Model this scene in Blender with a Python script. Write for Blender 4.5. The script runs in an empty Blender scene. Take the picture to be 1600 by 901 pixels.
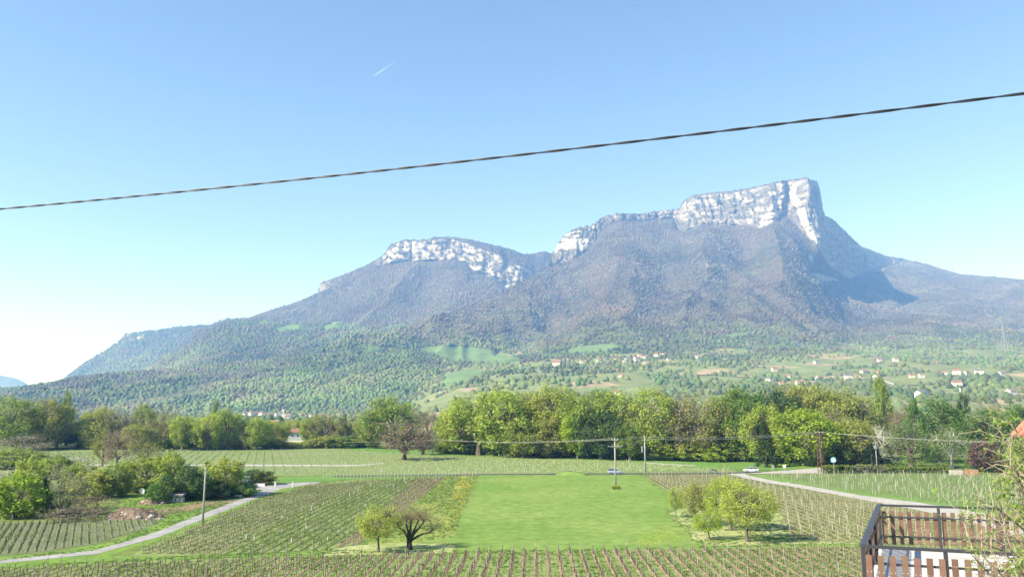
import bpy, bmesh, math, random
import numpy as np
from mathutils import Vector, Matrix

# ------------------------------------------------------------------ camera, sky, sun, exposure
SC = bpy.context.scene
COL = SC.collection
R = math.radians
F = 1230.0                      # focal length in photograph pixels (1600 wide)
HOR = 640.0                     # row of the horizon
H = 18.0                        # eye height above the vineyard plain
TH = math.atan((HOR - 450.5) / F)
CT, ST = math.cos(TH), math.sin(TH)

cam_data = bpy.data.cameras.new('camera')
cam = bpy.data.objects.new('camera', cam_data)
COL.objects.link(cam)
cam.location = (0, 0, H)
cam.rotation_euler = (math.pi / 2 + TH, 0, 0)
cam_data.sensor_width = 36.0
cam_data.lens = 36.0 * F / 1600.0
cam_data.clip_start = 0.2
cam_data.clip_end = 60000.0
SC.camera = cam

SUN_EL, SUN_BACK = 37.0, 27.0   # elevation; how far behind the camera's left the sun stands
e, b = R(SUN_EL), R(SUN_BACK)
SUNV = Vector((-math.cos(b) * math.cos(e), -math.sin(b) * math.cos(e), math.sin(e)))
world = bpy.data.worlds.new('World')
SC.world = world
world.use_nodes = True
nt = world.node_tree
nt.nodes.clear()
sky = nt.nodes.new('ShaderNodeTexSky')
sky.sky_type = 'NISHITA'
sky.sun_disc = False
sky.sun_elevation = e
sky.sun_rotation = math.atan2(SUNV.x, SUNV.y)
sky.altitude = 2600
sky.air_density = 1.0
sky.dust_density = 0.05
sky.ozone_density = 1.6
bg = nt.nodes.new('ShaderNodeBackground')
bg.inputs['Strength'].default_value = 0.114
wo = nt.nodes.new('ShaderNodeOutputWorld')
nt.links.new(sky.outputs[0], bg.inputs[0])
nt.links.new(bg.outputs[0], wo.inputs[0])
sun_data = bpy.data.lights.new('sun', 'SUN')
sun_data.energy = 5.0
sun_data.angle = R(0.53)
sun_data.color = (1.0, 0.94, 0.83)
sun = bpy.data.objects.new('sun', sun_data)
COL.objects.link(sun)
sun.rotation_euler = SUNV.to_track_quat('Z', 'Y').to_euler()
sun.location = (-60, -20, 80)

vs = SC.view_settings
vs.view_transform = 'Standard'
vs.look = 'None'
vs.gamma = 1.0
vs.use_curve_mapping = False
vs.exposure = 1.18
SC.cycles.use_denoising = True
SC.cycles.max_bounces = 6
SC.cycles.diffuse_bounces = 3
SC.cycles.glossy_bounces = 2
SC.cycles.transmission_bounces = 4
SC.cycles.transparent_max_bounces = 8
SC.cycles.volume_bounces = 1
HAZE_DENSITY = 0.00012

# ------------------------------------------------------------------ helpers
rng = np.random.default_rng(7)
random.seed(11)


def ray(x, y):
    v = (450.5 - y) / F
    return np.array([(x - 800.0) / F, CT - v * ST, ST + v * CT])


def at(x, y, d):
    """world point seen at photograph pixel (x, y), d metres ahead"""
    r = ray(x, y)
    p = r * (d / r[1])
    return (p[0], p[1], H + p[2])


def G(x, y, z=0.0):
    """point of the level z seen at pixel (x, y)"""
    r = ray(x, y)
    p = r * ((z - H) / r[2])
    return (p[0], p[1], z)


def to_px(P):
    P = np.asarray(P, dtype=float)
    X, Y, Z = P[..., 0], P[..., 1], P[..., 2] - H
    dep = Y * CT + Z * ST
    return 800 + F * X / dep, 450.5 - F * (-Y * ST + Z * CT) / dep


def _hash(ix, iy, seed):
    h = (ix.astype(np.int64) * 374761393 + iy.astype(np.int64) * 668265263 + seed * 1442695041) & 0xFFFFFFFF
    h = ((h ^ (h >> 13)) * 1274126177) & 0xFFFFFFFF
    h = (h ^ (h >> 16)) & 0xFFFFFF
    return h / float(0xFFFFFF)


def vn(x, y, seed=0):
    x = np.asarray(x, float); y = np.asarray(y, float)
    x, y = np.broadcast_arrays(x, y)
    ix, iy = np.floor(x), np.floor(y)
    fx, fy = x - ix, y - iy
    fx = fx * fx * (3 - 2 * fx); fy = fy * fy * (3 - 2 * fy)
    a = _hash(ix, iy, seed); b_ = _hash(ix + 1, iy, seed)
    c = _hash(ix, iy + 1, seed); d = _hash(ix + 1, iy + 1, seed)
    return (a * (1 - fx) + b_ * fx) * (1 - fy) + (c * (1 - fx) + d * fx) * fy


def fbm(x, y, octv=4, seed=0, gain=0.5):
    s = 0; a = 1.0; t = 0
    for k in range(octv):
        s = s + a * (vn(np.asarray(x) * 2 ** k, np.asarray(y) * 2 ** k, seed + 17 * k) * 2 - 1)
        t += a; a *= gain
    return s / t


def sstep(a, b_, x):
    t = np.clip((x - a) / (b_ - a), 0, 1)
    return t * t * (3 - 2 * t)


def in_poly(px, py, poly):
    px = np.asarray(px); py = np.asarray(py)
    r = np.zeros(px.shape, bool)
    n = len(poly)
    for i in range(n):
        x1, y1 = poly[i]; x2, y2 = poly[(i + 1) % n]
        if y1 == y2:
            continue
        c = ((y1 > py) != (y2 > py)) & (px < (x2 - x1) * (py - y1) / (y2 - y1) + x1)
        r ^= c
    return r


def tag(o, label=None, cat=None, group=None, kind=None):
    if label: o['label'] = label
    if cat: o['category'] = cat
    if group: o['group'] = group
    if kind: o['kind'] = kind
    return o


def link(name, data, parent=None):
    o = bpy.data.objects.new(name, data)
    COL.objects.link(o)
    if parent is not None:
        o.parent = parent
    return o


def empty(name, loc=(0, 0, 0), rz=0.0):
    o = bpy.data.objects.new(name, None)
    COL.objects.link(o)
    o.location = loc
    o.rotation_euler = (0, 0, rz)
    o.empty_display_size = 0.5
    return o


def mesh_np(name, verts, faces, mat=None, cols=None, smooth=False):
    """verts (n,3); faces (m,k) all of one size k"""
    verts = np.asarray(verts, dtype=np.float32)
    faces = np.asarray(faces, dtype=np.int32)
    me = bpy.data.meshes.new(name)
    n, (m, k) = len(verts), faces.shape
    me.vertices.add(n)
    me.vertices.foreach_set('co', verts.ravel())
    me.loops.add(m * k)
    me.loops.foreach_set('vertex_index', faces.ravel())
    me.polygons.add(m)
    me.polygons.foreach_set('loop_start', np.arange(0, m * k, k, dtype=np.int32))
    me.polygons.foreach_set('loop_total', np.full(m, k, dtype=np.int32))
    if smooth:
        me.polygons.foreach_set('use_smooth', np.ones(m, bool))
    if cols is not None:
        ca = me.color_attributes.new('Col', 'FLOAT_COLOR', 'POINT')
        c4 = np.ones((n, 4), dtype=np.float32)
        c4[:, :3] = cols
        ca.data.foreach_set('color', c4.ravel())
    me.update()
    if mat is not None:
        me.materials.append(mat)
    return me


class MB:
    """collects simple shapes into one mesh"""
    def __init__(s):
        s.v = []; s.f = []

    def add(s, vs_, fs_):
        o = len(s.v)
        s.v.extend([tuple(p) for p in vs_]); s.f.extend([tuple(i + o for i in f) for f in fs_])
        return s

    def box(s, c, d, rz=0.0, taper=1.0):
        cx, cy, cz = c; a, b_, h = d[0] / 2, d[1] / 2, d[2] / 2
        P = []
        for z, k in ((-h, 1.0), (h, taper)):
            for (x, y) in ((-a, -b_), (a, -b_), (a, b_), (-a, b_)):
                x *= k; y *= k
                P.append((cx + x * math.cos(rz) - y * math.sin(rz), cy + x * math.sin(rz) + y * math.cos(rz), cz + z))
        return s.add(P, [(3, 2, 1, 0), (4, 5, 6, 7), (0, 1, 5, 4), (1, 2, 6, 5), (2, 3, 7, 6), (3, 0, 4, 7)])

    def tube(s, pts, rad, n=6, cap=True):
        pts = [Vector(p) for p in pts]
        rr = rad if hasattr(rad, '__len__') else [rad] * len(pts)
        rings = []
        up = None
        for i, p in enumerate(pts):
            t = (pts[min(i + 1, len(pts) - 1)] - pts[max(i - 1, 0)]).normalized()
            if up is None:
                up = t.orthogonal().normalized()
            up = (up - t * up.dot(t))
            up = up.normalized() if up.length > 1e-6 else t.orthogonal().normalized()
            w = t.cross(up)
            rings.append([p + (up * math.cos(a) + w * math.sin(a)) * rr[i] for a in [2 * math.pi * k / n for k in range(n)]])
        V = [q for r_ in rings for q in r_]
        Fc = []
        for i in range(len(pts) - 1):
            for k in range(n):
                Fc.append((i * n + k, i * n + (k + 1) % n, (i + 1) * n + (k + 1) % n, (i + 1) * n + k))
        if cap:
            Fc.append(tuple(reversed(range(n)))); Fc.append(tuple((len(pts) - 1) * n + k for k in range(n)))
        return s.add(V, Fc)

    def mesh(s, name, mat=None, smooth=False):
        me = bpy.data.meshes.new(name)
        me.from_pydata(s.v, [], s.f)
        if smooth:
            me.polygons.foreach_set('use_smooth', np.ones(len(me.polygons), bool))
        if mat is not None:
            me.materials.append(mat)
        me.update()
        return me

    def build(s, name, mat=None, parent=None, smooth=False):
        return link(name, s.mesh(name, mat, smooth), parent)


# ------------------------------------------------------------------ materials
MATS = {}


def mat(name, color, rough=0.85, var=0.0, scale=1.0, bump=0.0, color2=None, obj_rand=0.0, translucent=0.0, metallic=0.0, coords='Object', vcol=False, detail=4.0, spec=0.25, scale2=None):
    if name in MATS:
        return MATS[name]
    m = bpy.data.materials.new(name)
    m.use_nodes = True
    t = m.node_tree
    N, L = t.nodes, t.links
    bs = N['Principled BSDF']
    out = N['Material Output']
    bs.inputs['Roughness'].default_value = rough
    bs.inputs['Metallic'].default_value = metallic
    bs.inputs['Specular IOR Level'].default_value = spec
    if vcol:
        at_ = N.new('ShaderNodeVertexColor'); at_.layer_name = 'Col'
        src = at_.outputs['Color']
    else:
        rgb = N.new('ShaderNodeRGB'); rgb.outputs[0].default_value = (*color, 1)
        src = rgb.outputs[0]
    if var > 0 or bump > 0 or color2 is not None:
        tc = N.new('ShaderNodeTexCoord')
        if coords == 'World':
            ge = N.new('ShaderNodeNewGeometry'); vec = ge.outputs['Position']
        else:
            vec = tc.outputs[coords]
        no = N.new('ShaderNodeTexNoise')
        no.inputs['Scale'].default_value = scale
        no.inputs['Detail'].default_value = detail
        no.inputs['Roughness'].default_value = 0.62
        L.new(vec, no.inputs['Vector'])
        if color2 is not None:
            n2 = N.new('ShaderNodeTexNoise')
            n2.inputs['Scale'].default_value = scale2 if scale2 else scale * 0.23
            n2.inputs['Detail'].default_value = 5.0
            n2.inputs['Roughness'].default_value = 0.65
            L.new(vec, n2.inputs['Vector'])
            mr = N.new('ShaderNodeMapRange')
            mr.inputs['From Min'].default_value = 0.38; mr.inputs['From Max'].default_value = 0.62
            L.new(n2.outputs['Fac'], mr.inputs['Value'])
            mx = N.new('ShaderNodeMix'); mx.data_type = 'RGBA'
            L.new(mr.outputs[0], mx.inputs['Factor'])
            L.new(src, mx.inputs['A']); mx.inputs['B'].default_value = (*color2, 1)
            src = mx.outputs['Result']
        if var > 0:
            mr2 = N.new('ShaderNodeMapRange')
            mr2.inputs['From Min'].default_value = 0.25; mr2.inputs['From Max'].default_value = 0.75
            mr2.inputs['To Min'].default_value = 1 - var; mr2.inputs['To Max'].default_value = 1 + var
            L.new(no.outputs['Fac'], mr2.inputs['Value'])
            vm = N.new('ShaderNodeVectorMath'); vm.operation = 'SCALE'
            L.new(src, vm.inputs[0]); L.new(mr2.outputs[0], vm.inputs['Scale'])
            src = vm.outputs[0]
        if bump > 0:
            bp = N.new('ShaderNodeBump')
            bp.inputs['Strength'].default_value = min(bump, 1.0)
            bp.inputs['Distance'].default_value = 0.4 / max(scale, 0.01)
            L.new(no.outputs['Fac'], bp.inputs['Height'])
            L.new(bp.outputs[0], bs.inputs['Normal'])
    if obj_rand > 0:
        oi = N.new('ShaderNodeObjectInfo')
        hs = N.new('ShaderNodeHueSaturation')
        m1 = N.new('ShaderNodeMapRange'); m1.inputs['To Min'].default_value = 1 - obj_rand; m1.inputs['To Max'].default_value = 1 + obj_rand
        L.new(oi.outputs['Random'], m1.inputs['Value']); L.new(m1.outputs[0], hs.inputs['Value'])
        m2 = N.new('ShaderNodeMath'); m2.operation = 'MULTIPLY'; m2.inputs[1].default_value = 7.31
        L.new(oi.outputs['Random'], m2.inputs[0])
        m3 = N.new('ShaderNodeMath'); m3.operation = 'FRACT'; L.new(m2.outputs[0], m3.inputs[0])
        m4 = N.new('ShaderNodeMapRange'); m4.inputs['To Min'].default_value = 0.5 - obj_rand * 0.09; m4.inputs['To Max'].default_value = 0.5 + obj_rand * 0.09
        L.new(m3.outputs[0], m4.inputs['Value']); L.new(m4.outputs[0], hs.inputs['Hue'])
        L.new(src, hs.inputs['Color'])
        src = hs.outputs[0]
    L.new(src, bs.inputs['Base Color'])
    if translucent > 0:
        tr = N.new('ShaderNodeBsdfTranslucent')
        L.new(src, tr.inputs['Color'])
        ms = N.new('ShaderNodeMixShader'); ms.inputs[0].default_value = translucent
        L.new(bs.outputs[0], ms.inputs[1]); L.new(tr.outputs[0], ms.inputs[2])
        L.new(ms.outputs[0], out.inputs['Surface'])
    MATS[name] = m
    return m
# ------------------------------------------------------------------ terrain: plain, foothills, mountains
M_TERRAIN = mat('mountain_surface', (1, 1, 1), rough=0.95, var=0.22, scale=0.05, coords='World', vcol=True, spec=0.05, detail=5)
M_FOREST = mat('far_foliage', (1, 1, 1), rough=0.95, vcol=True, spec=0.05)
FOREST_PTS = []          # (x, y, z, radius, height, r, g, b)

MEADOWS = [
    [(655, 546), (680, 541), (722, 540), (770, 548), (812, 560), (806, 569), (745, 568), (700, 562), (675, 553)],
    [(596, 523), (625, 514), (655, 508), (690, 506), (682, 518), (655, 521), (620, 526)],
    [(562, 546), (575, 538), (600, 536), (596, 547), (572, 549)],
    [(880, 549), (905, 541), (958, 537), (975, 543), (940, 549), (900, 553)],
    [(690, 585), (735, 575), (760, 580), (720, 600), (695, 605)],
    [(500, 512), (520, 503), (536, 502), (530, 510), (512, 515)],
    [(430, 512), (455, 506), (475, 508), (462, 515), (438, 517)],
    [(1125, 524), (1160, 518), (1175, 520), (1150, 527)],
]


def curve_pts(pts, xs):
    """pts: list of (x, y, d) -> world points per column"""
    pts = np.array(pts, float)
    y = np.interp(xs, pts[:, 0], pts[:, 1]); d = np.interp(xs, pts[:, 0], pts[:, 2])
    v = (450.5 - y) / F
    ry = CT - v * ST
    s = d / ry
    return np.stack([s * (xs - 800) / F, d, H + s * (ST + v * CT)], -1)


def loft(curves, counts, eases=None):
    """curves: list of (C,3) arrays; rows between successive curves"""
    rows = []; sec = []
    for k in range(len(curves) - 1):
        n = counts[k]
        t = np.arange(n) / n
        if k == len(curves) - 2:
            t = np.linspace(0, 1, n + 1)
        ez = eases[k] if eases and eases[k] else 1.0
        for tt in t:
            p = curves[k] * (1 - tt) + curves[k + 1] * tt
            if ez != 1.0:
                p = p.copy(); p[:, 2] = curves[k][:, 2] * (1 - tt ** ez) + curves[k + 1][:, 2] * tt ** ez
            rows.append(p); sec.append(k + tt)
    return np.array(rows), np.array(sec)


def grid_mesh(name, P, cols, m, label=None):
    Rn, Cn = P.shape[:2]
    idx = np.arange(Rn * Cn).reshape(Rn, Cn)
    q = np.stack([idx[:-1, :-1], idx[:-1, 1:], idx[1:, 1:], idx[1:, :-1]], -1).reshape(-1, 4)
    me = mesh_np(name, P.reshape(-1, 3), q, m, cols.reshape(-1, 3))
    o = link(name, me)
    tag(o, label, kind='structure')
    return o


def normals(P):
    du = np.gradient(P, axis=1); dv = np.gradient(P, axis=0)
    n = np.cross(du, dv)
    n /= np.linalg.norm(n, axis=-1, keepdims=True) + 1e-9
    n[n[..., 2] < 0] *= -1
    return n


def ground_colour(P, seed):
    """colour of the forest floor / pasture under the trees, by height"""
    X, Y, Z = P[..., 0], P[..., 1], P[..., 2]
    a = fbm(X / 160, Y / 160, 4, seed)[..., None]
    lo = np.array([0.10, 0.135, 0.05]); hi = np.array([0.095, 0.083, 0.068])
    k = sstep(180, 480, Z + 120 * a[..., 0])[..., None]
    c = lo * (1 - k) + hi * k
    return c * (1 + 0.35 * a)


def rock_colour(P, nz, seed):
    X, Z = P[..., 0], P[..., 2]
    st = fbm(X / 260, Z / 9, 3, seed)
    sp = fbm(X / 22, Z / 40, 3, seed + 5)
    v = 0.33 + 0.20 * st + 0.11 * sp
    c = np.stack([v * 1.05, v * 0.95, v * 0.82], -1)
    return c


def scatter(P, dens, n, size, seed, green, con_frac=0.5):
    """n trees over the grid, cell weight = area * dens; returns nothing, fills FOREST_PTS"""
    g = np.random.default_rng(seed)
    A = np.linalg.norm(np.cross(P[1:, :-1] - P[:-1, :-1], P[:-1, 1:] - P[:-1, :-1]), axis=-1)
    w = (A * dens[:-1, :-1]).ravel()
    if w.sum() <= 0:
        return
    cdf = np.cumsum(w) / w.sum()
    k = np.searchsorted(cdf, g.random(n))
    r, c = np.unravel_index(np.clip(k, 0, len(w) - 1), A.shape)
    u, v = g.random(n)[:, None], g.random(n)[:, None]
    p = P[r, c] * (1 - u) * (1 - v) + P[r, c + 1] * u * (1 - v) + P[r + 1, c] * (1 - u) * v + P[r + 1, c + 1] * u * v
    z = p[:, 2]
    nn = fbm(p[:, 0] / 190, p[:, 1] / 190 + z / 150, 3, seed + 3)
    n2 = fbm(p[:, 0] / 60, p[:, 1] / 60, 2, seed + 9)
    con = (nn > 0.12) & (g.random(n) < con_frac) | (g.random(n) < 0.12 * con_frac)
    gk = np.clip(green(p) + 0.8 * n2 + 0.35 * (g.random(n) - 0.5), 0.0, 1.0)[:, None]
    yk = np.clip(0.35 + 0.6 * fbm(p[:, 0] / 110, p[:, 1] / 110, 2, seed + 13) + 0.5 * (g.random(n) - 0.5), 0, 1)[:, None]
    leafc = np.array([0.100, 0.150, 0.052]) * (1 - yk) + np.array([0.145, 0.180, 0.062]) * yk
    col = np.array([0.118, 0.102, 0.084]) * (1 - gk) + leafc * gk
    col[con] = col[con] * 0.35 + np.array([0.050, 0.072, 0.046]) * 0.65
    col *= (0.92 + 0.16 * g.random(n) + 0.5 * fbm(p[:, 0] / 75, p[:, 1] / 75 + z / 60, 3, seed + 21) + 0.5 * fbm(p[:, 0] / 420, p[:, 1] / 420 + z / 300, 2, seed + 22))[:, None].clip(0.35, 1.8)
    col[:, 0] *= 0.9 + 0.2 * g.random(n) + 0.16 * fbm(p[:, 0] / 230, p[:, 1] / 230 + z / 200, 2, seed + 31)
    rad = size * (0.6 + 0.8 * g.random(n))
    hh = rad * (1.3 + 0.7 * g.random(n))
    hh[con] = rad[con] * 1.9; rad[con] *= 0.8
    FOREST_PTS.append(np.column_stack([p[:, 0], p[:, 1], z - 0.4 * rad, rad, hh, col, con * 1.0]))


def meadow_mask(P):
    px, py = to_px(P)
    m = np.zeros(px.shape, bool)
    for q in MEADOWS:
        m |= in_poly(px, py, q)
    return m


# ---- the plain: one sheet, rising to the camera's own hillside
ys = np.concatenate([np.linspace(-60, 14, 12), np.linspace(16, 80, 34), np.linspace(90, 800, 40), np.geomspace(900, 13400, 24)])
xsn = np.concatenate([-np.geomspace(30, 13500, 40)[::-1], np.linspace(-28, 28, 20), np.geomspace(30, 13500, 40)])
gx, gy = np.meshgrid(xsn, ys)
gz = 10.6 * (1 - sstep(14, 70, gy))
gP = np.stack([gx, gy, gz], -1)
M_GROUND = mat('ground_grass', (0.105, 0.165, 0.042), rough=0.95, var=0.3, scale=0.35, color2=(0.15, 0.19, 0.055), coords='World', spec=0.05, scale2=0.02)
idx = np.arange(gx.size).reshape(gx.shape)
gq = np.stack([idx[:-1, :-1], idx[:-1, 1:], idx[1:, 1:], idx[1:, :-1]], -1).reshape(-1, 4)
tag(link('ground', mesh_np('ground', gP.reshape(-1, 3), gq, M_GROUND, smooth=True)), 'green valley plain of fields below the terrace', kind='structure')

# ---- foothills with vineyards, behind the wood
xs = np.arange(-500, 2101, 5.0)
def zrow(d, z):
    return lambda x: (x, HOR + (H - z) * F / d, d)
def yz(d, z):
    r = (z - H) / d
    v = (r * CT - ST) / (CT + r * ST)
    return 450.5 - v * F
c0 = curve_pts([(x, yz(600, -1.5), 600) for x in (-500, 2100)], xs)
c1 = curve_pts([(-500, yz(1000, -1), 1000), (560, yz(1000, -1), 1000), (700, 651, 1000), (900, 640, 1000), (1500, 640, 1000), (2100, 636, 1000)], xs)
c2 = curve_pts([(-500, yz(1400, -1), 1400), (500, yz(1400, -1), 1400), (640, 646, 1400), (720, 630, 1400), (900, 615, 1400), (1200, 614, 1400), (1450, 610, 1400), (1600, 612, 1400), (2100, 600, 1400)], xs)
c3 = curve_pts([(-500, yz(1900, -1), 1900), (480, yz(1900, 0), 1900), (640, 640, 1900), (720, 606, 1900), (850, 590, 1900), (1000, 582, 1900), (1250, 585, 1900), (1450, 578, 1900), (1600, 584, 1900), (2100, 575, 1900)], xs)
c4 = curve_pts([(-500, yz(2600, 0), 2600), (480, yz(2600, 0), 2600), (640, 600, 2600), (700, 572, 2600), (800, 561, 2600), (1000, 551, 2600), (1200, 549, 2600), (1400, 550, 2600), (1600, 553, 2600), (2100, 550, 2600)], xs)
c5 = curve_pts([(-500, yz(3100, 0), 3100), (480, yz(3100, 0), 3100), (640, 590, 3100), (700, 562, 3100), (800, 548, 3100), (1000, 538, 3100), (1600, 538, 3100), (2100, 535, 3100)], xs)
P, sec = loft([c0, c1, c2, c3, c4, c5], [16, 40, 50, 50, 20])
X, Y = P[..., 0], P[..., 1]
amp = sstep(800, 1300, Y) * sstep(-150, 300, X + Y * 0.12)
P[..., 2] += amp * (13 * fbm(X / 260, Y / 300, 3, 41) + 5 * fbm(X / 90, Y / 110, 2, 43))
FOOT = P
px, py = to_px(P)
# patchwork of fields: cells of slightly different green / straw
cellx = np.floor((X + 0.5 * Y) / 95 + 0.4 * vn(X / 80, Y / 80, 3)); celly = np.floor((Y - 0.35 * X) / 70 + 0.4 * vn(X / 70, Y / 60, 4))
hv = _hash(cellx, celly, 91); hv2 = _hash(cellx, celly, 92)
base = np.array([0.155, 0.20, 0.08]) * (1 - hv[..., None] * 0.55) + np.array([0.21, 0.22, 0.105]) * (hv[..., None] * 0.55)
straw = (hv2 > 0.90) & (Y > 1000)
base[straw] = np.array([0.30, 0.245, 0.15])
mm = meadow_mask(P) & (Y > 2000)
base[mm] = np.array([0.125, 0.195, 0.072])
base *= (1 + 0.25 * fbm(X / 30, Y / 30, 3, 12))[..., None]
grid_mesh('foothills', P, base, M_TERRAIN, 'gentle foothill slopes of vineyards and pasture below the mountain')
# hedges, copses and tree clumps
hedge = np.abs(((Y - 0.35 * X) / 140 + 0.5 * fbm(X / 150, Y / 200, 2, 51)) % 1 - 0.5) < 0.11
cop = fbm(X / 120, Y / 150, 4, 53) > np.where(Y > 2200, -0.16, 0.08)
dens = np.where(cop, 1.0, np.where(hedge & (fbm(X / 70, Y / 70, 2, 54) > -0.1), 0.55, 0.012)) * (~mm) * (Y > 850)
dens *= np.where(X + 0.16 * Y < 0, 1.0, 1.0)
scatter(P, dens, 19000, 5.6, 61, lambda p: 0.92 - 0.3 * sstep(1900, 2700, p[:, 1]), 0.12)

# ---- main mountain with the prow cliff
xs = np.concatenate([np.arange(500, 840, 3.0), np.arange(840, 1440, 1.25), np.arange(1440, 2101, 3.5)])
crest = [(500, 545, 2950), (540, 536, 3000), (575, 524, 3100), (640, 510, 3300), (681, 496, 3500), (730, 478, 3750), (787, 456, 4050), (835, 428, 4400), (859, 413, 4600), (862, 400, 4800), (866, 390, 4850),
         (880, 368, 4900), (900, 357, 4850), (925, 352, 4900), (945, 338, 4950), (970, 333, 4900), (1000, 334, 5000), (1030, 330, 5050), (1062, 326, 5100), (1070, 312, 5060), (1085, 305, 5040), (1110, 301, 5000), (1150, 298, 4950), (1175, 293, 4900),
         (1210, 285, 4820), (1222, 283, 4800), (1230, 282, 4900), (1240, 280, 4860), (1262, 277, 4720), (1266, 282, 4740), (1277, 283, 4880), (1282, 300, 4960), (1286, 328, 5000), (1289, 337, 5060), (1300, 342, 5220), (1320, 360, 5600), (1345, 385, 6100), (1365, 392, 6400),
         (1385, 400, 6650), (1410, 404, 6850), (1450, 413, 6750), (1500, 428, 6400), (1550, 432, 6150), (1600, 437, 5900), (1750, 452, 5300), (2100, 470, 4600)]
cbase = [(500, 547, 2940), (540, 538, 2990), (575, 526, 3090), (640, 513, 3285), (681, 499, 3480), (730, 481, 3730), (787, 459, 4030), (835, 431, 4380), (859, 416, 4580), (862, 414, 4640), (866, 412, 4680), (880, 411, 4700), (900, 402, 4690), (916, 393, 4730), (932, 372, 4830), (945, 352, 4900), (970, 343, 4870), (1000, 345, 4970), (1030, 342, 5020), (1052, 340, 5050), (1059, 361, 4930), (1075, 360, 4900),
         (1100, 352, 4850), (1150, 353, 4800), (1180, 356, 4700), (1190, 355, 4660), (1205, 345, 4660), (1216, 338, 4740), (1228, 336, 4770), (1240, 350, 4700), (1262, 372, 4560), (1275, 386, 4480), (1281, 396, 4470), (1290, 412, 4760), (1305, 426, 5050), (1328, 437, 5430), (1350, 428, 5850), (1365, 421, 6150), (1390, 413, 6550), (1412, 408, 6800), (1450, 416, 6720), (1500, 431, 6370), (1600, 440, 5870), (1750, 455, 5270), (2100, 473, 4570)]
bb = curve_pts([(500, 585, 2550), (640, 590, 2600), (800, 562, 2600), (1000, 553, 2600), (1200, 551, 2600), (1400, 552, 2600), (1600, 556, 2600), (2100, 556, 2600)], xs)
cb = curve_pts(cbase, xs); cr = curve_pts(crest, xs)
def smooth_x(A, xs, w):
    u = np.arange(xs[0], xs[-1] + 1, 1.0); k = np.hanning(2 * w + 1); k /= k.sum()
    out = np.empty_like(A)
    for c in range(3):
        v = np.interp(u, xs, A[:, c]); v = np.convolve(np.pad(v, w, mode='edge'), k, 'valid'); out[:, c] = np.interp(xs, u, v)
    return out
cbs = smooth_x(cb, xs, 45)
mid = bb * 0.5 + cbs * 0.5
mid[:, 2] = bb[:, 2] * 0.66 + cbs[:, 2] * 0.34
hi_ = mid * 0.12 + cbs * 0.88
mid = smooth_x(mid, xs, 60)
bk = cr + np.array([0, 450, 0]); bk[:, 2] = cr[:, 2] - 60  # unseen plateau kept high behind the crest so the prow casts more shadow
bk2 = cr + np.array([0, 1800, 0]); bk2[:, 2] = np.maximum(cr[:, 2] * 0.35, 50)
P, sec = loft([bb, mid, hi_, cb, cr, bk, bk2], [90, 86, 14, 84, 5, 4])
sec = np.where(sec < 1, sec, np.where(sec < 2, 1 + (sec - 1) * 0.86, np.where(sec < 3, 1.86 + (sec - 2) * 0.14, sec - 1)))
S = sec[:, None] * np.ones(P.shape[1])[None]
X, Y, Z = P[..., 0], P[..., 1], P[..., 2]
ch = (cr[:, 2] - cb[:, 2])[None] * np.ones_like(X)           # cliff height of the column
slope_w = sstep(0.0, 0.5, S) * (1 - sstep(1.7, 2.0, S))
spur = 1 - np.abs(fbm((X - 0.30 * Y) / 420, Z / 900, 3, 71))
spur2 = 1 - np.abs(fbm((X + 0.10 * Y) / 170, Z / 420, 3, 72))
P[..., 2] += slope_w * (150 * (spur - 0.75) + 60 * (spur2 - 0.72) + 6 * fbm(X / 45, Y / 45 + Z / 45, 3, 73))
cw = sstep(2.0, 2.06, S) * (1 - sstep(2.9, 3.0, S)) * sstep(12, 70, ch)
led = Z / 46 + 1.6 * fbm(X / 190, Z / 200, 3, 74) - 0.0011 * X
saw = (led % 1.0)
ledge = np.where(saw < 0.68, saw / 0.68 * 0.25, 0.25 + (saw - 0.68) / 0.32 * 0.75) - saw * 0.5     # steep face then a ledge
gul = fbm(X / 55, Z / 330, 4, 75)
lw = sstep(-0.25, 0.35, fbm(X / 130, Z / 70, 3, 78))
P[..., 1] += cw * (20 * lw * (ledge - 0.1) - 40 * np.abs(gul) + 26 * fbm(X / 38, Z / 90, 4, 79) + 13 * fbm(X / 13, Z / 20, 3, 76))
P[..., 2] += (S >= 2.98) * (S < 3.2) * 5 * fbm(X / 14, X * 0, 2, 77)
nrm = normals(P)
px, py = to_px(P)
col = ground_colour(P, 80)
rc = rock_colour(P, nrm[..., 2], 82)
veg = fbm(X / 60, Z / 22, 5, 83, 0.65) * 1.2 + fbm(X / 260, Z / 80, 2, 84) * 0.6
pale = in_poly(px, py, [(1216, 286), (1226, 286), (1224, 312), (1218, 338), (1200, 352), (1184, 357), (1192, 338), (1206, 320)]) | in_poly(px, py, [(1231, 285), (1246, 283), (1243, 305), (1257, 322), (1262, 345), (1278, 366), (1283, 386), (1268, 374), (1252, 350), (1242, 322), (1231, 304)])
vf = fbm(X / 26, Z / 15, 4, 89, 0.65)
pale &= vf < 0.22
pale |= in_poly(px, py, [(862, 412), (866, 388), (880, 368), (902, 360), (925, 362), (920, 380), (900, 402), (880, 411)]) & (veg < 0.1)
wall_shade = in_poly(px, py, [(1252, 282), (1285, 283), (1300, 342), (1420, 404), (1328, 437), (1285, 410), (1264, 335)])
thr = 0.10 + 0.02 * sstep(1000, 1060, px) * (1 - sstep(1255, 1290, px)) + 0.12 * ((px > 925) & (px < 1055))
rock = cw * np.clip(sstep(0.15, -0.05, veg - thr * -1 - 0.08) + 0.0, 0, 1)
rock = np.where(pale & (S > 1.9), 1.0, rock)
rock = np.where(wall_shade & (S > 2.0) & (S < 3), np.maximum(rock * 0.7, 0.45), rock)  # shadow beside the prow put into the colour: rock share lowered on the flank
ledge_veg = sstep(0.55, 0.8, nrm[..., 2]) * (~pale)
rock *= 1 - 0.85 * ledge_veg
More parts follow.
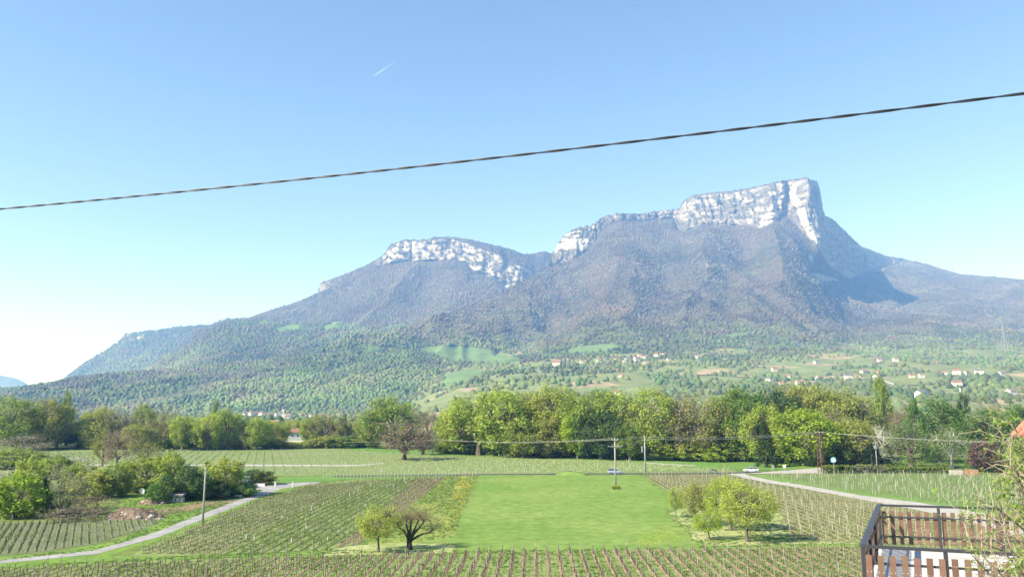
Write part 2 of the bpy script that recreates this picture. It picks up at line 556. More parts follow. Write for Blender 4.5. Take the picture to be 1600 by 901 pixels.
rock *= 1 - 0.7 * sstep(0.1, 0.3, vf)
# pale screes under the wall and the landslip scars
for q in ([(1264, 425), (1285, 428), (1312, 437), (1300, 441), (1280, 438)], [(1358, 424), (1375, 418), (1384, 421), (1366, 428)], [(1262, 395), (1270, 398), (1270, 412), (1263, 408)], [(1100, 412), (1118, 410), (1120, 415), (1104, 417)]):
    scar = in_poly(px, py, q) & (S < 2.05)
    rock = np.where(scar, 0.7, rock)
cliffveg = np.array([0.125, 0.12, 0.108])
col = np.where((cw > 0.4)[..., None], cliffveg * (1 + 0.4 * fbm(X / 12, Z / 12, 2, 85))[..., None], col)
mm = meadow_mask(P) & (S < 1.2)
col[mm] = np.array([0.125, 0.195, 0.072])
col = col * (1 - rock[..., None]) + rc * (0.85 + 0.55 * pale[..., None]) * rock[..., None]
grid_mesh('mountain', P, col, M_TERRAIN, 'limestone mountain with a sheer prow cliff and wooded slopes')
dens = np.where(S < 2.0, 1.0, np.where((S < 3.1) & (rock < 0.25), 0.35, 0.0)) * (~mm) * (rock < 0.4) * (S < 3.3)
dens *= np.where(S < 1, 0.95, 1.0) * (0.45 + 0.55 * (fbm(X / 90, Y / 90, 3, 86) > -0.25))
scatter(P, dens, 58000, 5.6, 87, lambda p: 0.75 - 0.80 * sstep(170, 430, p[:, 2]))

# ---- second massif with the banded cliff
xs = np.concatenate([np.arange(300, 480, 3.0), np.arange(480, 880, 1.5), np.arange(880, 1100, 5.0)])
crest = [(300, 515, 5400), (379, 499, 5400), (420, 485, 5500), (465, 471, 5600), (497, 457, 5650), (501, 442, 5650), (525, 433, 5650), (550, 426, 5650), (579, 411, 5600), (600, 398, 5600), (612, 381, 5600), (622, 380, 5580), (631, 374, 5580), (650, 375, 5560), (665, 375, 5560), (678, 370, 5540), (701, 370, 5540), (731, 373, 5560), (762, 381, 5620), (794, 388, 5700), (819, 397, 5800), (835, 396, 5850), (850, 392, 5900), (862, 396, 5950), (900, 405, 6000), (1100, 430, 6200)]
ctop = [(300, 516, 5390), (379, 500, 5390), (465, 472, 5590), (497, 458, 5640), (501, 443, 5640), (525, 434, 5640), (579, 412, 5590), (600, 399, 5590), (612, 382, 5590), (631, 375, 5575), (665, 376, 5550), (701, 372, 5530), (722, 377, 5500), (744, 385, 5440), (781, 398, 5380), (792, 414, 5350), (806, 412, 5360), (820, 416, 5420), (835, 425, 5500), (862, 430, 5600), (1100, 445, 5900)]
cbas = [(300, 518, 5370), (379, 502, 5370), (465, 475, 5560), (497, 462, 5600), (501, 457, 5580), (525, 443, 5600), (550, 433, 5600), (579, 417, 5530), (600, 414, 5490), (631, 408, 5470), (669, 408, 5450), (712, 405, 5430), (728, 411, 5400), (740, 424, 5340), (775, 438, 5280), (790, 450, 5260), (806, 453, 5250), (818, 448, 5270), (826, 436, 5380), (840, 434, 5460), (862, 436, 5560), (1100, 450, 5860)]
bbs = [(300, 545, 4300), (500, 535, 4200), (700, 530, 4000), (1100, 530, 4000)]
bb = curve_pts(bbs, xs); cb = curve_pts(cbas, xs); ctp = curve_pts(ctop, xs); cr = curve_pts(crest, xs)
mid = bb * 0.5 + cb * 0.5; mid[:, 2] = bb[:, 2] * 0.62 + cb[:, 2] * 0.38
bk2 = cr + np.array([0, 1500, 0]); bk2[:, 2] = cr[:, 2] * 0.4
P, sec = loft([bb, mid, cb, ctp, cr, bk2], [50, 60, 50, 16, 5])
S = sec[:, None] * np.ones(P.shape[1])[None]
X, Y, Z = P[..., 0], P[..., 1], P[..., 2]
ch = (ctp[:, 2] - cb[:, 2])[None] * np.ones_like(X)
slope_w = sstep(0.0, 0.5, S) * (1 - sstep(1.7, 2.0, S))
P[..., 2] += slope_w * (100 * (0.3 - np.abs(fbm((X - 0.2 * Y) / 380, Z / 800, 3, 171))) + 6 * fbm(X / 45, Y / 45 + Z / 45, 3, 173))
cw = sstep(2.0, 2.05, S) * (1 - sstep(2.92, 3.0, S)) * sstep(35, 110, ch)
led = (Z + 0.22 * X) / 52 + 1.4 * fbm(X / 200, Z / 300, 2, 174)
saw = led % 1.0
ledge = np.where(saw < 0.68, saw / 0.68 * 0.25, 0.25 + (saw - 0.68) / 0.32 * 0.75) - saw * 0.5
P[..., 1] += cw * (30 * sstep(-0.3, 0.3, fbm(X / 140, Z / 80, 3, 178)) * (ledge - 0.1) - 55 * np.abs(fbm(X / 70, Z / 330, 4, 175)) + 26 * fbm(X / 34, Z / 50, 4, 176))
nrm = normals(P)
col = ground_colour(P, 180)
rc = rock_colour(P, nrm[..., 2], 182) * 1.15
veg = fbm(X / 75, (Z + 0.22 * X) / 34, 5, 183, 0.6)
rock = cw * sstep(0.22, 0.02, veg) * (1 - 0.75 * sstep(0.08, 0.3, fbm(X / 28, (Z + 0.22 * X) / 13, 4, 189, 0.65))) * (1 - 0.9 * sstep(0.55, 0.8, nrm[..., 2]))
col = np.where((cw > 0.4)[..., None], np.array([0.125, 0.12, 0.108]), col)
mm = meadow_mask(P) & (S < 1.2)
col[mm] = np.array([0.125, 0.195, 0.072])
col = col * (1 - rock[..., None]) + rc * rock[..., None]
grid_mesh('mountain', P, col, M_TERRAIN, 'wooded massif crowned by a white banded cliff')
dens = np.where(S < 2.0, 1.0, np.where(S < 4.1, 0.6, 0)) * (rock < 0.3) * (~mm)
scatter(P, dens, 24000, 6.2, 187, lambda p: 0.5 - 0.55 * sstep(250, 500, p[:, 2]))

# ---- lower shoulder with hamlets, in front of the massif, and the pale ridge far left
def simple_hill(name, label, crest_, base_, seed, n, green, cols, spurs=40.0, nb=50, cliff=None, size=7.0, frac=0.45):
    xs = np.arange(crest_[0][0], crest_[-1][0] + 1, cols)
    bb = curve_pts(base_, xs); cr = curve_pts(crest_, xs)
    mid = bb * 0.5 + cr * 0.5; mid[:, 2] = bb[:, 2] * (1 - frac) + cr[:, 2] * frac
    bk2 = cr + np.array([0, 900, 0]); bk2[:, 2] = np.maximum(cr[:, 2] * 0.3, 2)
    P, sec = loft([bb, mid, cr, bk2], [nb, nb, 6])
    S = sec[:, None] * np.ones(P.shape[1])[None]
    X, Y, Z = P[..., 0], P[..., 1], P[..., 2]
    w = sstep(0, 0.4, S) * (1 - sstep(1.7, 2.0, S))
    P[..., 2] += w * (spurs * (0.3 - np.abs(fbm((X - 0.25 * Y) / 330, Y / 900, 3, seed))) + 0.12 * spurs * fbm(X / 50, Y / 50, 3, seed + 1))
    col = ground_colour(P, seed + 2)
    rock = np.zeros(X.shape)
    if cliff:
        px, py = to_px(P)
        for q in cliff:
            rock = np.maximum(rock, in_poly(px, py, q) * sstep(0.3, -0.1, fbm(X / 60, Z / 40, 3, seed + 4)))
        rc = rock_colour(P, None, seed + 5)
        col = col * (1 - rock[..., None]) + rc * rock[..., None]
    mm = meadow_mask(P) & (S < 2)
    col[mm] = np.array([0.125, 0.195, 0.072])
    grid_mesh(name, P, col, M_TERRAIN, label)
    dens = (S < 2.15) * (rock < 0.3) * (~mm) * (0.5 + 0.5 * (fbm(X / 90, Y / 90, 3, seed + 6) > -0.3))
    scatter(P, dens * 1.0, n, size, seed + 7, green, 0.3)
    return P


simple_hill('hill', 'wooded shoulder with small meadows and hamlets under the white cliff',
            [(180, 600, 4300), (215, 584, 4300), (262, 557, 4300), (300, 534, 4350), (337, 512, 4400), (354, 500, 4450), (379, 501, 4450), (450, 505, 4300), (520, 506, 4150), (600, 512, 4000), (680, 500, 3900), (760, 505, 3900), (900, 520, 3900)],
            [(180, 620, 3200), (400, 590, 3200), (600, 575, 3000), (700, 590, 3000), (900, 590, 3000)], 201, 15000, lambda p: 0.55 + 0 * p[:, 0], 3.0, 45.0)
simple_hill('hill', 'pale hazy ridge ending in a small cliff beside the open valley',
            [(60, 615, 6600), (94, 598, 6600), (127, 571, 6600), (161, 550, 6600), (184, 535, 6600), (194, 525, 6620), (198, 521, 6620), (225, 518, 6650), (270, 512, 6700), (289, 509.5, 6700), (326, 508, 6700), (354, 498, 6750), (379, 497, 6750), (480, 495, 6800)],
            [(60, 625, 5600), (250, 590, 5400), (480, 570, 5400)], 221, 7000, lambda p: 0.6 + 0 * p[:, 0], 3.0, 90.0,
            cliff=[[(194, 522), (226, 519), (222, 530), (200, 533)], [(296, 513), (322, 513), (320, 517), (299, 518)]], size=9.0)
simple_hill('hill', 'rounded green wooded hill standing in front of the mountains',
            [(-420, 600, 3000), (-200, 606, 3000), (0, 608, 3000), (45, 604, 3000), (82, 599, 3000), (124, 590, 3050), (161, 586, 3050), (230, 580, 3050), (300, 574, 3050), (400, 564, 3050), (503, 554, 3050), (560, 550, 3000), (612, 547, 2950), (650, 549, 2900), (685, 557, 2850), (703, 566, 2800), (740, 580, 2700), (790, 604, 2550), (830, 640, 2400)],
            [(-420, 650, 2050), (0, 651, 2000), (300, 651, 2000), (500, 651, 1950), (600, 650, 1950), (700, 645, 1950), (760, 640, 2000), (830, 650, 2100)], 241, 26000, lambda p: 0.45 + 0.5 * sstep(-1100, -500, p[:, 0]), 2.5, 55.0, nb=60, size=5.2, frac=0.5)
simple_hill('hill', 'very pale distant mountain at the far left horizon',
            [(-500, 560, 12300), (-60, 580, 12300), (0, 586, 12300), (25, 590, 12300), (50, 603, 12300), (90, 612, 12300), (200, 630, 12300)],
            [(-500, 640, 10000), (200, 640, 10000)], 261, 0, lambda p: 0.5, 8.0, 60.0, nb=14)

# ---- all far trees in one mass
T = np.concatenate(FOREST_PTS)
pxx, pyy = to_px(T[:, :3])
# drop the trees that stand wholly behind nearer ground
xb = np.clip(((pxx + 100) / 5).astype(int), 0, 359); db = np.clip((T[:, 1] / 100).astype(int), 0, 139)
HM = np.full((360, 140), 9999.0)
for o in [q for q in COL.objects if q.name.split('.')[0] in ('foothills', 'mountain', 'hill')]:
    co = np.empty(len(o.data.vertices) * 3, np.float32); o.data.vertices.foreach_get('co', co); co = co.reshape(-1, 3)
    vx, vy = to_px(co)
    np.minimum.at(HM, (np.clip(((vx + 100) / 5).astype(int), 0, 359), np.clip((co[:, 1] / 100).astype(int), 0, 139)), vy)
HM = np.minimum.accumulate(HM, axis=1)
_, tpy = to_px(T[:, :3] + np.array([0, 0, 1.0]) * T[:, 4:5])
keep = tpy < HM[xb, np.maximum(db - 3, 0)] + 10
T = T[(pxx > -90) & (pxx < 1690) & keep]
n = len(T)
g = np.random.default_rng(5)
rot = g.random(n) * 6.283
V = np.zeros((n, 11, 3)); 
for k in range(5):
    a = rot + k * 1.2566
    j = 0.8 + 0.4 * g.random(n); j2 = 0.8 + 0.4 * g.random(n)
    con = T[:, 8] > 0.5
    V[:, k] = np.stack([T[:, 0] + T[:, 3] * j * np.cos(a), T[:, 1] + T[:, 3] * j * np.sin(a), T[:, 2] + 0.25 * T[:, 4]], -1)
    r2 = np.where(con, 0.5, 0.78) * T[:, 3] * j2
    V[:, 5 + k] = np.stack([T[:, 0] + r2 * np.cos(a + .6), T[:, 1] + r2 * np.sin(a + .6), T[:, 2] + T[:, 4] * np.where(con, 0.6, 0.75)], -1)
V[:, 10] = np.stack([T[:, 0], T[:, 1], T[:, 2] + T[:, 4] * (1.0 + 0.1 * g.random(n))], -1)
fc = []
for k in range(5):
    k1 = (k + 1) % 5
    fc += [(k, k1, 5 + k), (k1, 5 + k1, 5 + k), (5 + k, 5 + k1, 10)]
fc = np.array(fc)
FA = (np.arange(n)[:, None, None] * 11 + fc[None]).reshape(-1, 3)
CC = np.repeat(T[:, None, 5:8], 11, 1)
CC[:, :5] *= 0.9
me = mesh_np('forest', V.reshape(-1, 3), FA, M_FOREST, CC.reshape(-1, 3), smooth=True)
tag(link('forest', me), 'far spring woods and hedges covering the slopes', 'woodland', kind='stuff')
# ------------------------------------------------------------------ fields, lanes and vineyards on the plain
def patch(name, label, poly, z, m, kind='structure', cat=None, rough=0.3):
    me = bpy.data.meshes.new(name)
    pts = []
    pp = [G(x, y) for x, y in poly]
    for i in range(len(pp)):
        a, c = np.array(pp[i]), np.array(pp[(i + 1) % len(pp)])
        L = np.linalg.norm(c - a); n = int(min(max(1, L / 1.6), 60))
        nv = np.array([-(c - a)[1], (c - a)[0], 0]) / (L + 1e-6)
        for k in range(n):
            w = 0 if (k == 0 or rough == 0) else rough * random.gauss(0, 1)
            pts.append(a + (c - a) * k / n + nv * w)
    me.from_pydata([(p[0], p[1], z) for p in pts], [], [tuple(range(len(pts)))])
    me.materials.append(m)
    me.update()
    if me.polygons[0].normal.z < 0:
        me.flip_normals()
    return tag(link(name, me), label, cat, kind=kind)


def gmat(name, c1, c2, sc=0.8, var=0.3, s2=0.05, bump=0.35):
    return mat(name, c1, rough=0.95, var=var, scale=sc, color2=c2, coords='World', spec=0.04, scale2=s2, bump=bump, detail=6)


M_MEADOW = gmat('meadow_grass', (0.135, 0.225, 0.05), (0.185, 0.26, 0.07), 0.5, 0.30, 0.045)
M_VERGE = gmat('verge_grass', (0.17, 0.26, 0.055), (0.125, 0.215, 0.045), 0.7, 0.3, 0.12)
M_FARV = gmat('far_vineyard_floor', (0.16, 0.215, 0.078), (0.19, 0.23, 0.10), 0.45, 0.32, 0.04)
M_FARG = gmat('far_field_green', (0.11, 0.22, 0.05), (0.135, 0.235, 0.06), 0.5, 0.2, 0.04)
M_DRY = gmat('dry_grass', (0.34, 0.35, 0.17), (0.22, 0.28, 0.09), 0.9, 0.3, 0.16)
M_YEL = gmat('flowering_grass', (0.165, 0.235, 0.06), (0.225, 0.25, 0.07), 1.0, 0.35, 0.16)
M_VINEFL = gmat('vineyard_grass', (0.17, 0.24, 0.065), (0.20, 0.24, 0.09), 1.1, 0.38, 0.14)
M_VINEBR = gmat('vineyard_straw', (0.205, 0.22, 0.10), (0.175, 0.215, 0.075), 1.0, 0.35, 0.12)
M_SOIL = gmat('tilled_soil', (0.20, 0.145, 0.095), (0.255, 0.20, 0.135), 1.6, 0.3, 0.3, 0.8)
M_SOIL2 = gmat('straw_soil', (0.265, 0.225, 0.14), (0.20, 0.19, 0.10), 1.6, 0.3, 0.3, 0.8)
M_ROWG = gmat('row_undergrowth', (0.11, 0.16, 0.05), (0.14, 0.15, 0.07), 1.6, 0.35, 0.4, 0.8)
M_EARTH = gmat('bare_earth', (0.25, 0.185, 0.12), (0.19, 0.17, 0.09), 0.8, 0.3, 0.2)
M_LANE = gmat('pale_lane', (0.40, 0.385, 0.35), (0.34, 0.33, 0.30), 1.2, 0.15, 0.25, 0.2)
M_ASPH = gmat('asphalt', (0.07, 0.07, 0.072), (0.09, 0.09, 0.09), 2.0, 0.15, 0.3, 0.2)
M_GREY = gmat('worn_tarmac', (0.33, 0.325, 0.315), (0.26, 0.255, 0.25), 0.9, 0.2, 0.2, 0.2)

patch('field', 'pale green vineyard beyond the track, below the wood', [(-400, 704), (60, 703), (440, 699.5), (690, 704), (1000, 717), (1150, 726), (1150, 737.5), (720, 741), (430, 743), (430, 756), (-400, 760)], 0.015, M_FARV)
patch('field', 'bright grass field sloping up to the wood beside the road', [(900, 715.5), (1010, 717), (1190, 715), (1230, 727), (1225, 734), (1100, 731.5), (1020, 722.5), (940, 718)], 0.03, M_FARG)
patch('field', 'strip of brighter grass at the foot of the wood', [(560, 699), (690, 703.5), (900, 715), (1000, 719), (1000, 721), (880, 717), (700, 712), (600, 706), (540, 702)], 0.035, M_FARG)
patch('lawn', 'mown lawn beside the hedge and the road', [(1190, 716), (1340, 712), (1420, 722), (1420, 730), (1290, 730), (1225, 734), (1200, 728)], 0.032, M_VERGE)
patch('field', 'narrow bright grass strip behind the left vineyard', [(430, 745), (560, 742.6), (700, 741.5), (697, 744.6), (560, 747.5), (484, 753), (440, 754)], 0.03, M_FARG)
patch('field', 'smooth bright green meadow in the middle of the plain', [(748, 741.5), (1000, 741), (1050, 772), (1044, 803), (1092, 850), (1040, 858), (700, 866), (708, 840), (716, 812)], 0.03, M_MEADOW, rough=0.7)
patch('field', 'yellow flowering grass strip beside the meadow', [(697, 745), (747.5, 742), (716, 812), (708, 840), (704, 850), (640, 846), (575, 852), (640, 790)], 0.026, M_YEL)
patch('field', 'patch of yellow flowers at the lower edge of the meadow', [(985, 850), (1000, 838), (1020, 830), (1050, 832), (1066, 842), (1060, 850), (1020, 853)], 0.035, gmat('yellow_flowers', (0.185, 0.26, 0.055), (0.14, 0.235, 0.05), 1.2, 0.3, 0.3))
patch('field', 'dry pale grass under the orchard trees', [(1044, 803.5), (1092, 850), (1110, 853), (1345, 848.5), (1232, 843), (1217, 800), (1110, 790), (1060, 795)], 0.028, M_DRY)
patch('field', 'dry pale grass under the gnarled tree', [(500, 868), (600, 866), (705, 862), (706, 851), (640, 847), (560, 851), (520, 858)], 0.033, M_DRY)
patch('field', 'grassy headland path above the lower vineyard', [(-60, 890), (200, 877), (420, 868), (700, 860.5), (1000, 856.5), (1345, 852), (1345, 847), (1092, 850.5), (1040, 857.5), (700, 865.5), (520, 858), (330, 866), (160, 868), (-60, 886)], 0.022, M_VERGE)
patch('verge', 'sunny grass verge along the left lane', [(-60, 884), (150, 862), (250, 834), (320, 806), (400, 775), (440, 758), (420, 752), (330, 770), (160, 772), (150, 790), (250, 800), (245, 815), (180, 846), (60, 866), (-60, 874)], 0.018, M_VERGE)
patch('verge', 'grass verge between the left lane and the vines', [(-60, 890), (150, 872), (250, 843), (320, 815), (400, 783), (440, 767), (484, 757.5), (484, 755), (440, 760), (400, 776), (320, 806), (250, 834), (150, 862), (-60, 883)], 0.020, M_VERGE)
patch('bare_strip', 'strip of bare brown earth beside the rubble heap', [(245, 796), (300, 786), (345, 780), (392, 777), (388, 783), (300, 797), (252, 806)], 0.03, M_EARTH)
patch('lane', 'narrow grey tarmac lane curving past the left vineyard', [(-60, 886), (0, 880), (150, 865.5), (250, 838), (320, 810), (400, 779), (441, 763), (482, 757), (500, 754.6), (500, 752.6), (482, 753), (445, 755), (420, 755.5), (395, 757), (395, 764), (412, 765), (395, 771.5), (316, 802), (245, 830.5), (150, 859), (0, 875), (-60, 880)], 0.042, M_GREY, rough=0.07)
patch('track', 'pale gravel track crossing the far vineyard', [(-100, 725), (285, 725), (430, 725.4), (555, 726), (600, 723), (600, 724), (555, 728), (430, 728), (285, 727.4), (-100, 727)], 0.04, M_LANE, rough=0.07)
patch('track', 'short pale track climbing to the grass field', [(1010, 722), (1030, 723.5), (1088, 727), (1088, 728), (1028, 724.8), (1005, 723)], 0.045, M_LANE, rough=0.07)
patch('road', 'country road crossing behind the meadow', [(520, 743.4), (760, 740), (1000, 739), (1140, 738), (1240, 735.6), (1330, 732.6), (1500, 729), (1500, 731), (1330, 734.8), (1240, 738), (1140, 740), (1000, 740.9), (760, 741.7), (520, 745)], 0.046, M_ASPH, rough=0.02)
patch('lane', 'pale concrete lane branching from the road toward the terrace', [(1136, 740), (1156, 745), (1196, 754.3), (1220, 757), (1277, 767.5), (1340, 779), (1430, 796), (1500, 812), (1640, 850), (1640, 822), (1500, 795), (1430, 784), (1340, 773), (1302, 766), (1250, 756.5), (1232, 754.6), (1238, 753), (1222, 753), (1200, 749), (1172, 743), (1164, 740), (1175, 739)], 0.05, M_LANE, rough=0.07)
patch('driveway', 'pale gravel driveway in front of the hedge', [(1164, 739.6), (1215, 735.6), (1282, 730.5), (1292, 731), (1292, 739), (1240, 739.4)], 0.055, M_LANE, rough=0.07)
patch('field', 'upper right vineyard floor, pale green grass', [(1170, 742), (1240, 739.6), (1292, 739.2), (1480, 739), (1640, 744), (1640, 822), (1500, 795), (1430, 783.6), (1340, 772.6), (1302, 765.5), (1240, 753), (1222, 752.6), (1200, 748.4)], 0.024, gmat('upper_vineyard_floor', (0.165, 0.24, 0.085), (0.14, 0.235, 0.06), 0.6, 0.3, 0.06))
patch('vineyard_floor', 'straw coloured floor of the right vineyard', [(1003, 742), (1136, 740.5), (1156, 745.3), (1196, 754.6), (1277, 768), (1340, 779.5), (1430, 796.5), (1500, 812.5), (1640, 851), (1640, 853), (1345, 848.5), (1232, 843), (1217, 800), (1110, 790), (1050, 772)], 0.023, M_VINEBR)
patch('vineyard_floor', 'grassy floor of the left vineyard', [(330, 867), (205, 868), (250, 843.5), (320, 815.5), (400, 783.5), (484, 757.6), (560, 747.6), (697, 745), (640, 790), (560, 851.5), (520, 858)], 0.0235, M_VINEFL)
patch('vineyard_floor', 'grassy floor of the lower vineyard', [(-200, 900), (200, 877.5), (420, 869), (700, 861), (1000, 857), (1345, 852), (1640, 853), (1640, 930), (-200, 930)], 0.0245, M_VINEFL)
patch('vineyard_floor', 'grassy floor of the small far left vineyard', [(-60, 819), (100, 812.5), (235, 811), (255, 814), (205, 832), (150, 849), (60, 863), (-60, 873)], 0.026, gmat('small_vineyard_floor', (0.15, 0.185, 0.09), (0.185, 0.20, 0.115), 1.0, 0.3, 0.1))

M_VWOOD = mat('vine_wood', (0.105, 0.075, 0.055), rough=0.95, var=0.3, scale=3.0, coords='World', spec=0.05)
M_VLEAF = mat('vine_shoots', (0.16, 0.21, 0.05), rough=0.9, spec=0.05)
M_POST = mat('weathered_post', (0.29, 0.265, 0.23), rough=0.9, var=0.2, scale=2.0, obj_rand=0.25, spec=0.1)
M_WPOST = mat('pale_post', (0.50, 0.48, 0.42), rough=0.8, var=0.1, scale=2.0, obj_rand=0.1, spec=0.1)
M_GUARD = mat('white_vine_guard', (0.60, 0.60, 0.56), rough=0.6, spec=0.2)
M_WIRE = mat('trellis_wire', (0.30, 0.29, 0.27), rough=0.6, metallic=0.3)


def post_mesh(h, w, m, name='post'):
    b_ = MB(); b_.box((0, 0, h / 2 - 0.1), (w, w, h + 0.2), 0, 0.85)
    b_.box((0, 0, h + 0.02), (w * 0.8, w * 0.8, 0.04), 0.4, 0.5)
    return b_.mesh(name, m)


POST_A = post_mesh(1.25, 0.06, M_POST)
M_TPOST = mat('tan_post', (0.42, 0.385, 0.32), rough=0.9, var=0.15, scale=2.0, obj_rand=0.2, spec=0.1)
POST_C = post_mesh(1.5, 0.065, M_TPOST)
POST_B = post_mesh(1.45, 0.085, M_WPOST)


def lines_in(poly, vpx, spacing, off=0.0):
    pts = [G(x, y) for x, y in poly]
    k = (vpx - 800) / F
    L = math.hypot(k, 1)
    dv = np.array([k / L, 1 / L]); pv = np.array([1 / L, -k / L])
    U = [p[0] * pv[0] + p[1] * pv[1] for p in pts]; T_ = [p[0] * dv[0] + p[1] * dv[1] for p in pts]
    out = []
    u = math.ceil(min(U) / spacing) * spacing + off
    while u < max(U):
        ts = []
        for i in range(len(pts)):
            j = (i + 1) % len(pts)
            if (U[i] > u) != (U[j] > u):
                ts.append(T_[i] + (T_[j] - T_[i]) * (u - U[i]) / (U[j] - U[i]))
        ts.sort()
        for a, c in zip(ts[::2], ts[1::2]):
            if c - a > 3.0:
                out.append((pv * u + dv * a, pv * u + dv * c))
        u += spacing
    return out


def vine_row(a, c, label, group, soil, soil_w=0.55, plant_gap=1.05, post_gap=5.5, posts=POST_A, leafy=0.5, guards=0.0, plant_h=0.62, single_posts=True, skip=0.06):
    a = np.array(a); c = np.array(c)
    L = float(np.linalg.norm(c - a)); dv = (c - a) / L; pv = np.array([dv[1], -dv[0]])
    root = empty('vine_row', (a[0], a[1], 0.0))
    tag(root, label, 'vine row', group)
    mpx = to_px(np.array([(a[0] + c[0]) / 2, (a[1] + c[1]) / 2, 0.0]))
    # tilled strip: a low uneven ridge
    if soil is not None:
        n = max(3, int(L / 2.2)); V = []; Fc = []
        for i in range(n + 1):
            t = L * i / n
            w = soil_w * (0.75 + 0.5 * random.random()) * 0.5
            q = dv * t + pv * random.uniform(-0.06, 0.06)
            for s_, zz in ((-1, 0.03), (0, 0.085 + 0.05 * random.random()), (1, 0.03)):
                V.append((q[0] + pv[0] * w * s_, q[1] + pv[1] * w * s_, zz))
        for i in range(n):
            for s_ in (0, 1):
                o = i * 3 + s_
                Fc.append((o, o + 1, o + 4, o + 3))
        me = bpy.data.meshes.new('soil_strip'); me.from_pydata(V, [], Fc); me.materials.append(soil); me.update()
        link('soil_strip', me, root)
    # vines: stubby trunk, arms along the wire, a few shoots
    V = []; Fc = []; VL = []; FL = []; VG = []; FG = []
    def stick(p, q, r0, r1):
        o = len(V)
        d_ = q - p; d_ = d_ / (np.linalg.norm(d_) + 1e-9)
        s1 = np.cross(d_, [0.31, 0.22, 0.92]); s1 /= np.linalg.norm(s1) + 1e-9; s2 = np.cross(d_, s1)
        for base, rr in ((p, r0), (q, r1)):
            for k in range(3):
                an = 2.094 * k
                V.append(tuple(base + (s1 * math.cos(an) + s2 * math.sin(an)) * rr))
        for k in range(3):
            k1 = (k + 1) % 3
            Fc.append((o + k, o + k1, o + 3 + k1, o + 3 + k))
    t = 0.6
    dv3 = np.array([dv[0], dv[1], 0.0]); pv3 = np.array([pv[0], pv[1], 0.0])
    while t < L - 0.3:
        if random.random() > skip:
            p0 = dv3 * (t + random.uniform(-.12, .12)) + pv3 * random.uniform(-.06, .06)
            h = plant_h * random.uniform(0.75, 1.2)
            top = p0 + np.array([0, 0, h]) + dv3 * random.uniform(-.12, .12) + pv3 * random.uniform(-.07, .07)
            midp = (p0 + top) / 2 + pv3 * random.uniform(-.06, .06)
            stick(p0, midp, 0.045, 0.038); stick(midp, top, 0.038, 0.035)
            for s_ in (-1, 1):
                e_ = top + dv3 * s_ * random.uniform(.3, .5) + np.array([0, 0, random.uniform(0.0, .18)])
                stick(top, e_, 0.024, 0.012)
                if random.random() < leafy:
                    for _ in range(2):
                        b0 = e_ + np.array([random.uniform(-.2, .2) * dv[0], random.uniform(-.2, .2) * dv[1], random.uniform(-.05, .15)])
                        o = len(VL)
                        for _k in range(4):
                            VL.append(tuple(b0 + np.array([random.uniform(-.11, .11), random.uniform(-.11, .11), random.uniform(-.08, .13)])))
                        FL.append((o, o + 1, o + 2)); FL.append((o, o + 2, o + 3)); FL.append((o + 1, o + 2, o + 3))
            if random.random() < guards:
                o = len(VG)
                q = dv3 * (t + random.uniform(-.4, .4))
                hh = random.uniform(0.55, 0.85); w = 0.055
                for zz in (0, hh):
                    for (sx, sy) in ((-1, -1), (1, -1), (1, 1), (-1, 1)):
                        VG.append((q[0] + sx * w, q[1] + sy * w, zz))
                FG += [(o, o + 1, o + 5, o + 4), (o + 1, o + 2, o + 6, o + 5), (o + 2, o + 3, o + 7, o + 6), (o + 3, o, o + 4, o + 7), (o + 4, o + 5, o + 6, o + 7)]
        t += plant_gap
    def part(nm, v, f, m):
        if f:
            me_ = bpy.data.meshes.new(nm); me_.from_pydata(v, [], f); me_.materials.append(m); me_.update()
            tag(link(nm, me_, root), kind='stuff')
    part('vines', V, Fc, M_VWOOD); part('shoots', VL, FL, M_VLEAF); part('guards', VG, FG, M_GUARD)
    # posts
    t = 0.05; joined = MB(); pz = []
    hp = posts.vertices[4].co.z
    while t < L:
        q = a + dv * t
        px_, py_ = to_px(np.array([q[0], q[1], 0.0]))
        if -30 < px_ < 1640 and py_ < 925:
            if single_posts and q[1] < 150:
                o = link('post', posts, root)
                o.location = (dv[0] * t, dv[1] * t, 0)
                o.rotation_euler = (random.gauss(0, .035), random.gauss(0, .035), random.random() * 3)
                o.scale = (1, 1, random.uniform(0.85, 1.12))
            else:
                joined.box((dv[0] * t, dv[1] * t, hp * 0.5), (0.055, 0.055, hp * random.uniform(0.7, 1.15)), 0, 0.8)
        t += post_gap * random.uniform(*((0.95, 1.05) if single_posts else (0.6, 1.5)))
    if joined.v:
        tag(joined.build('posts', posts.materials[0], root), kind='stuff')
    w = MB()
    w.tube([(0, 0, plant_h), (dv[0] * L, dv[1] * L, plant_h)], 0.008, 3, False)
    w.tube([(0, 0, hp * 0.82), (dv[0] * L, dv[1] * L, hp * 0.82)], 0.006, 3, False)
    w.build('wire', M_WIRE, root)
    return root


def vineyard(poly, vpx, spacing, label, group, **kw):
    for i, (a, c) in enumerate(lines_in(poly, vpx, spacing)):
        k = i + 1
        suf = 'th' if 10 < k % 100 < 14 else {1: 'st', 2: 'nd', 3: 'rd'}.get(k % 10, 'th')
        vine_row(a, c, f'{label}, {k}{suf} row counting from the left', group, **kw)


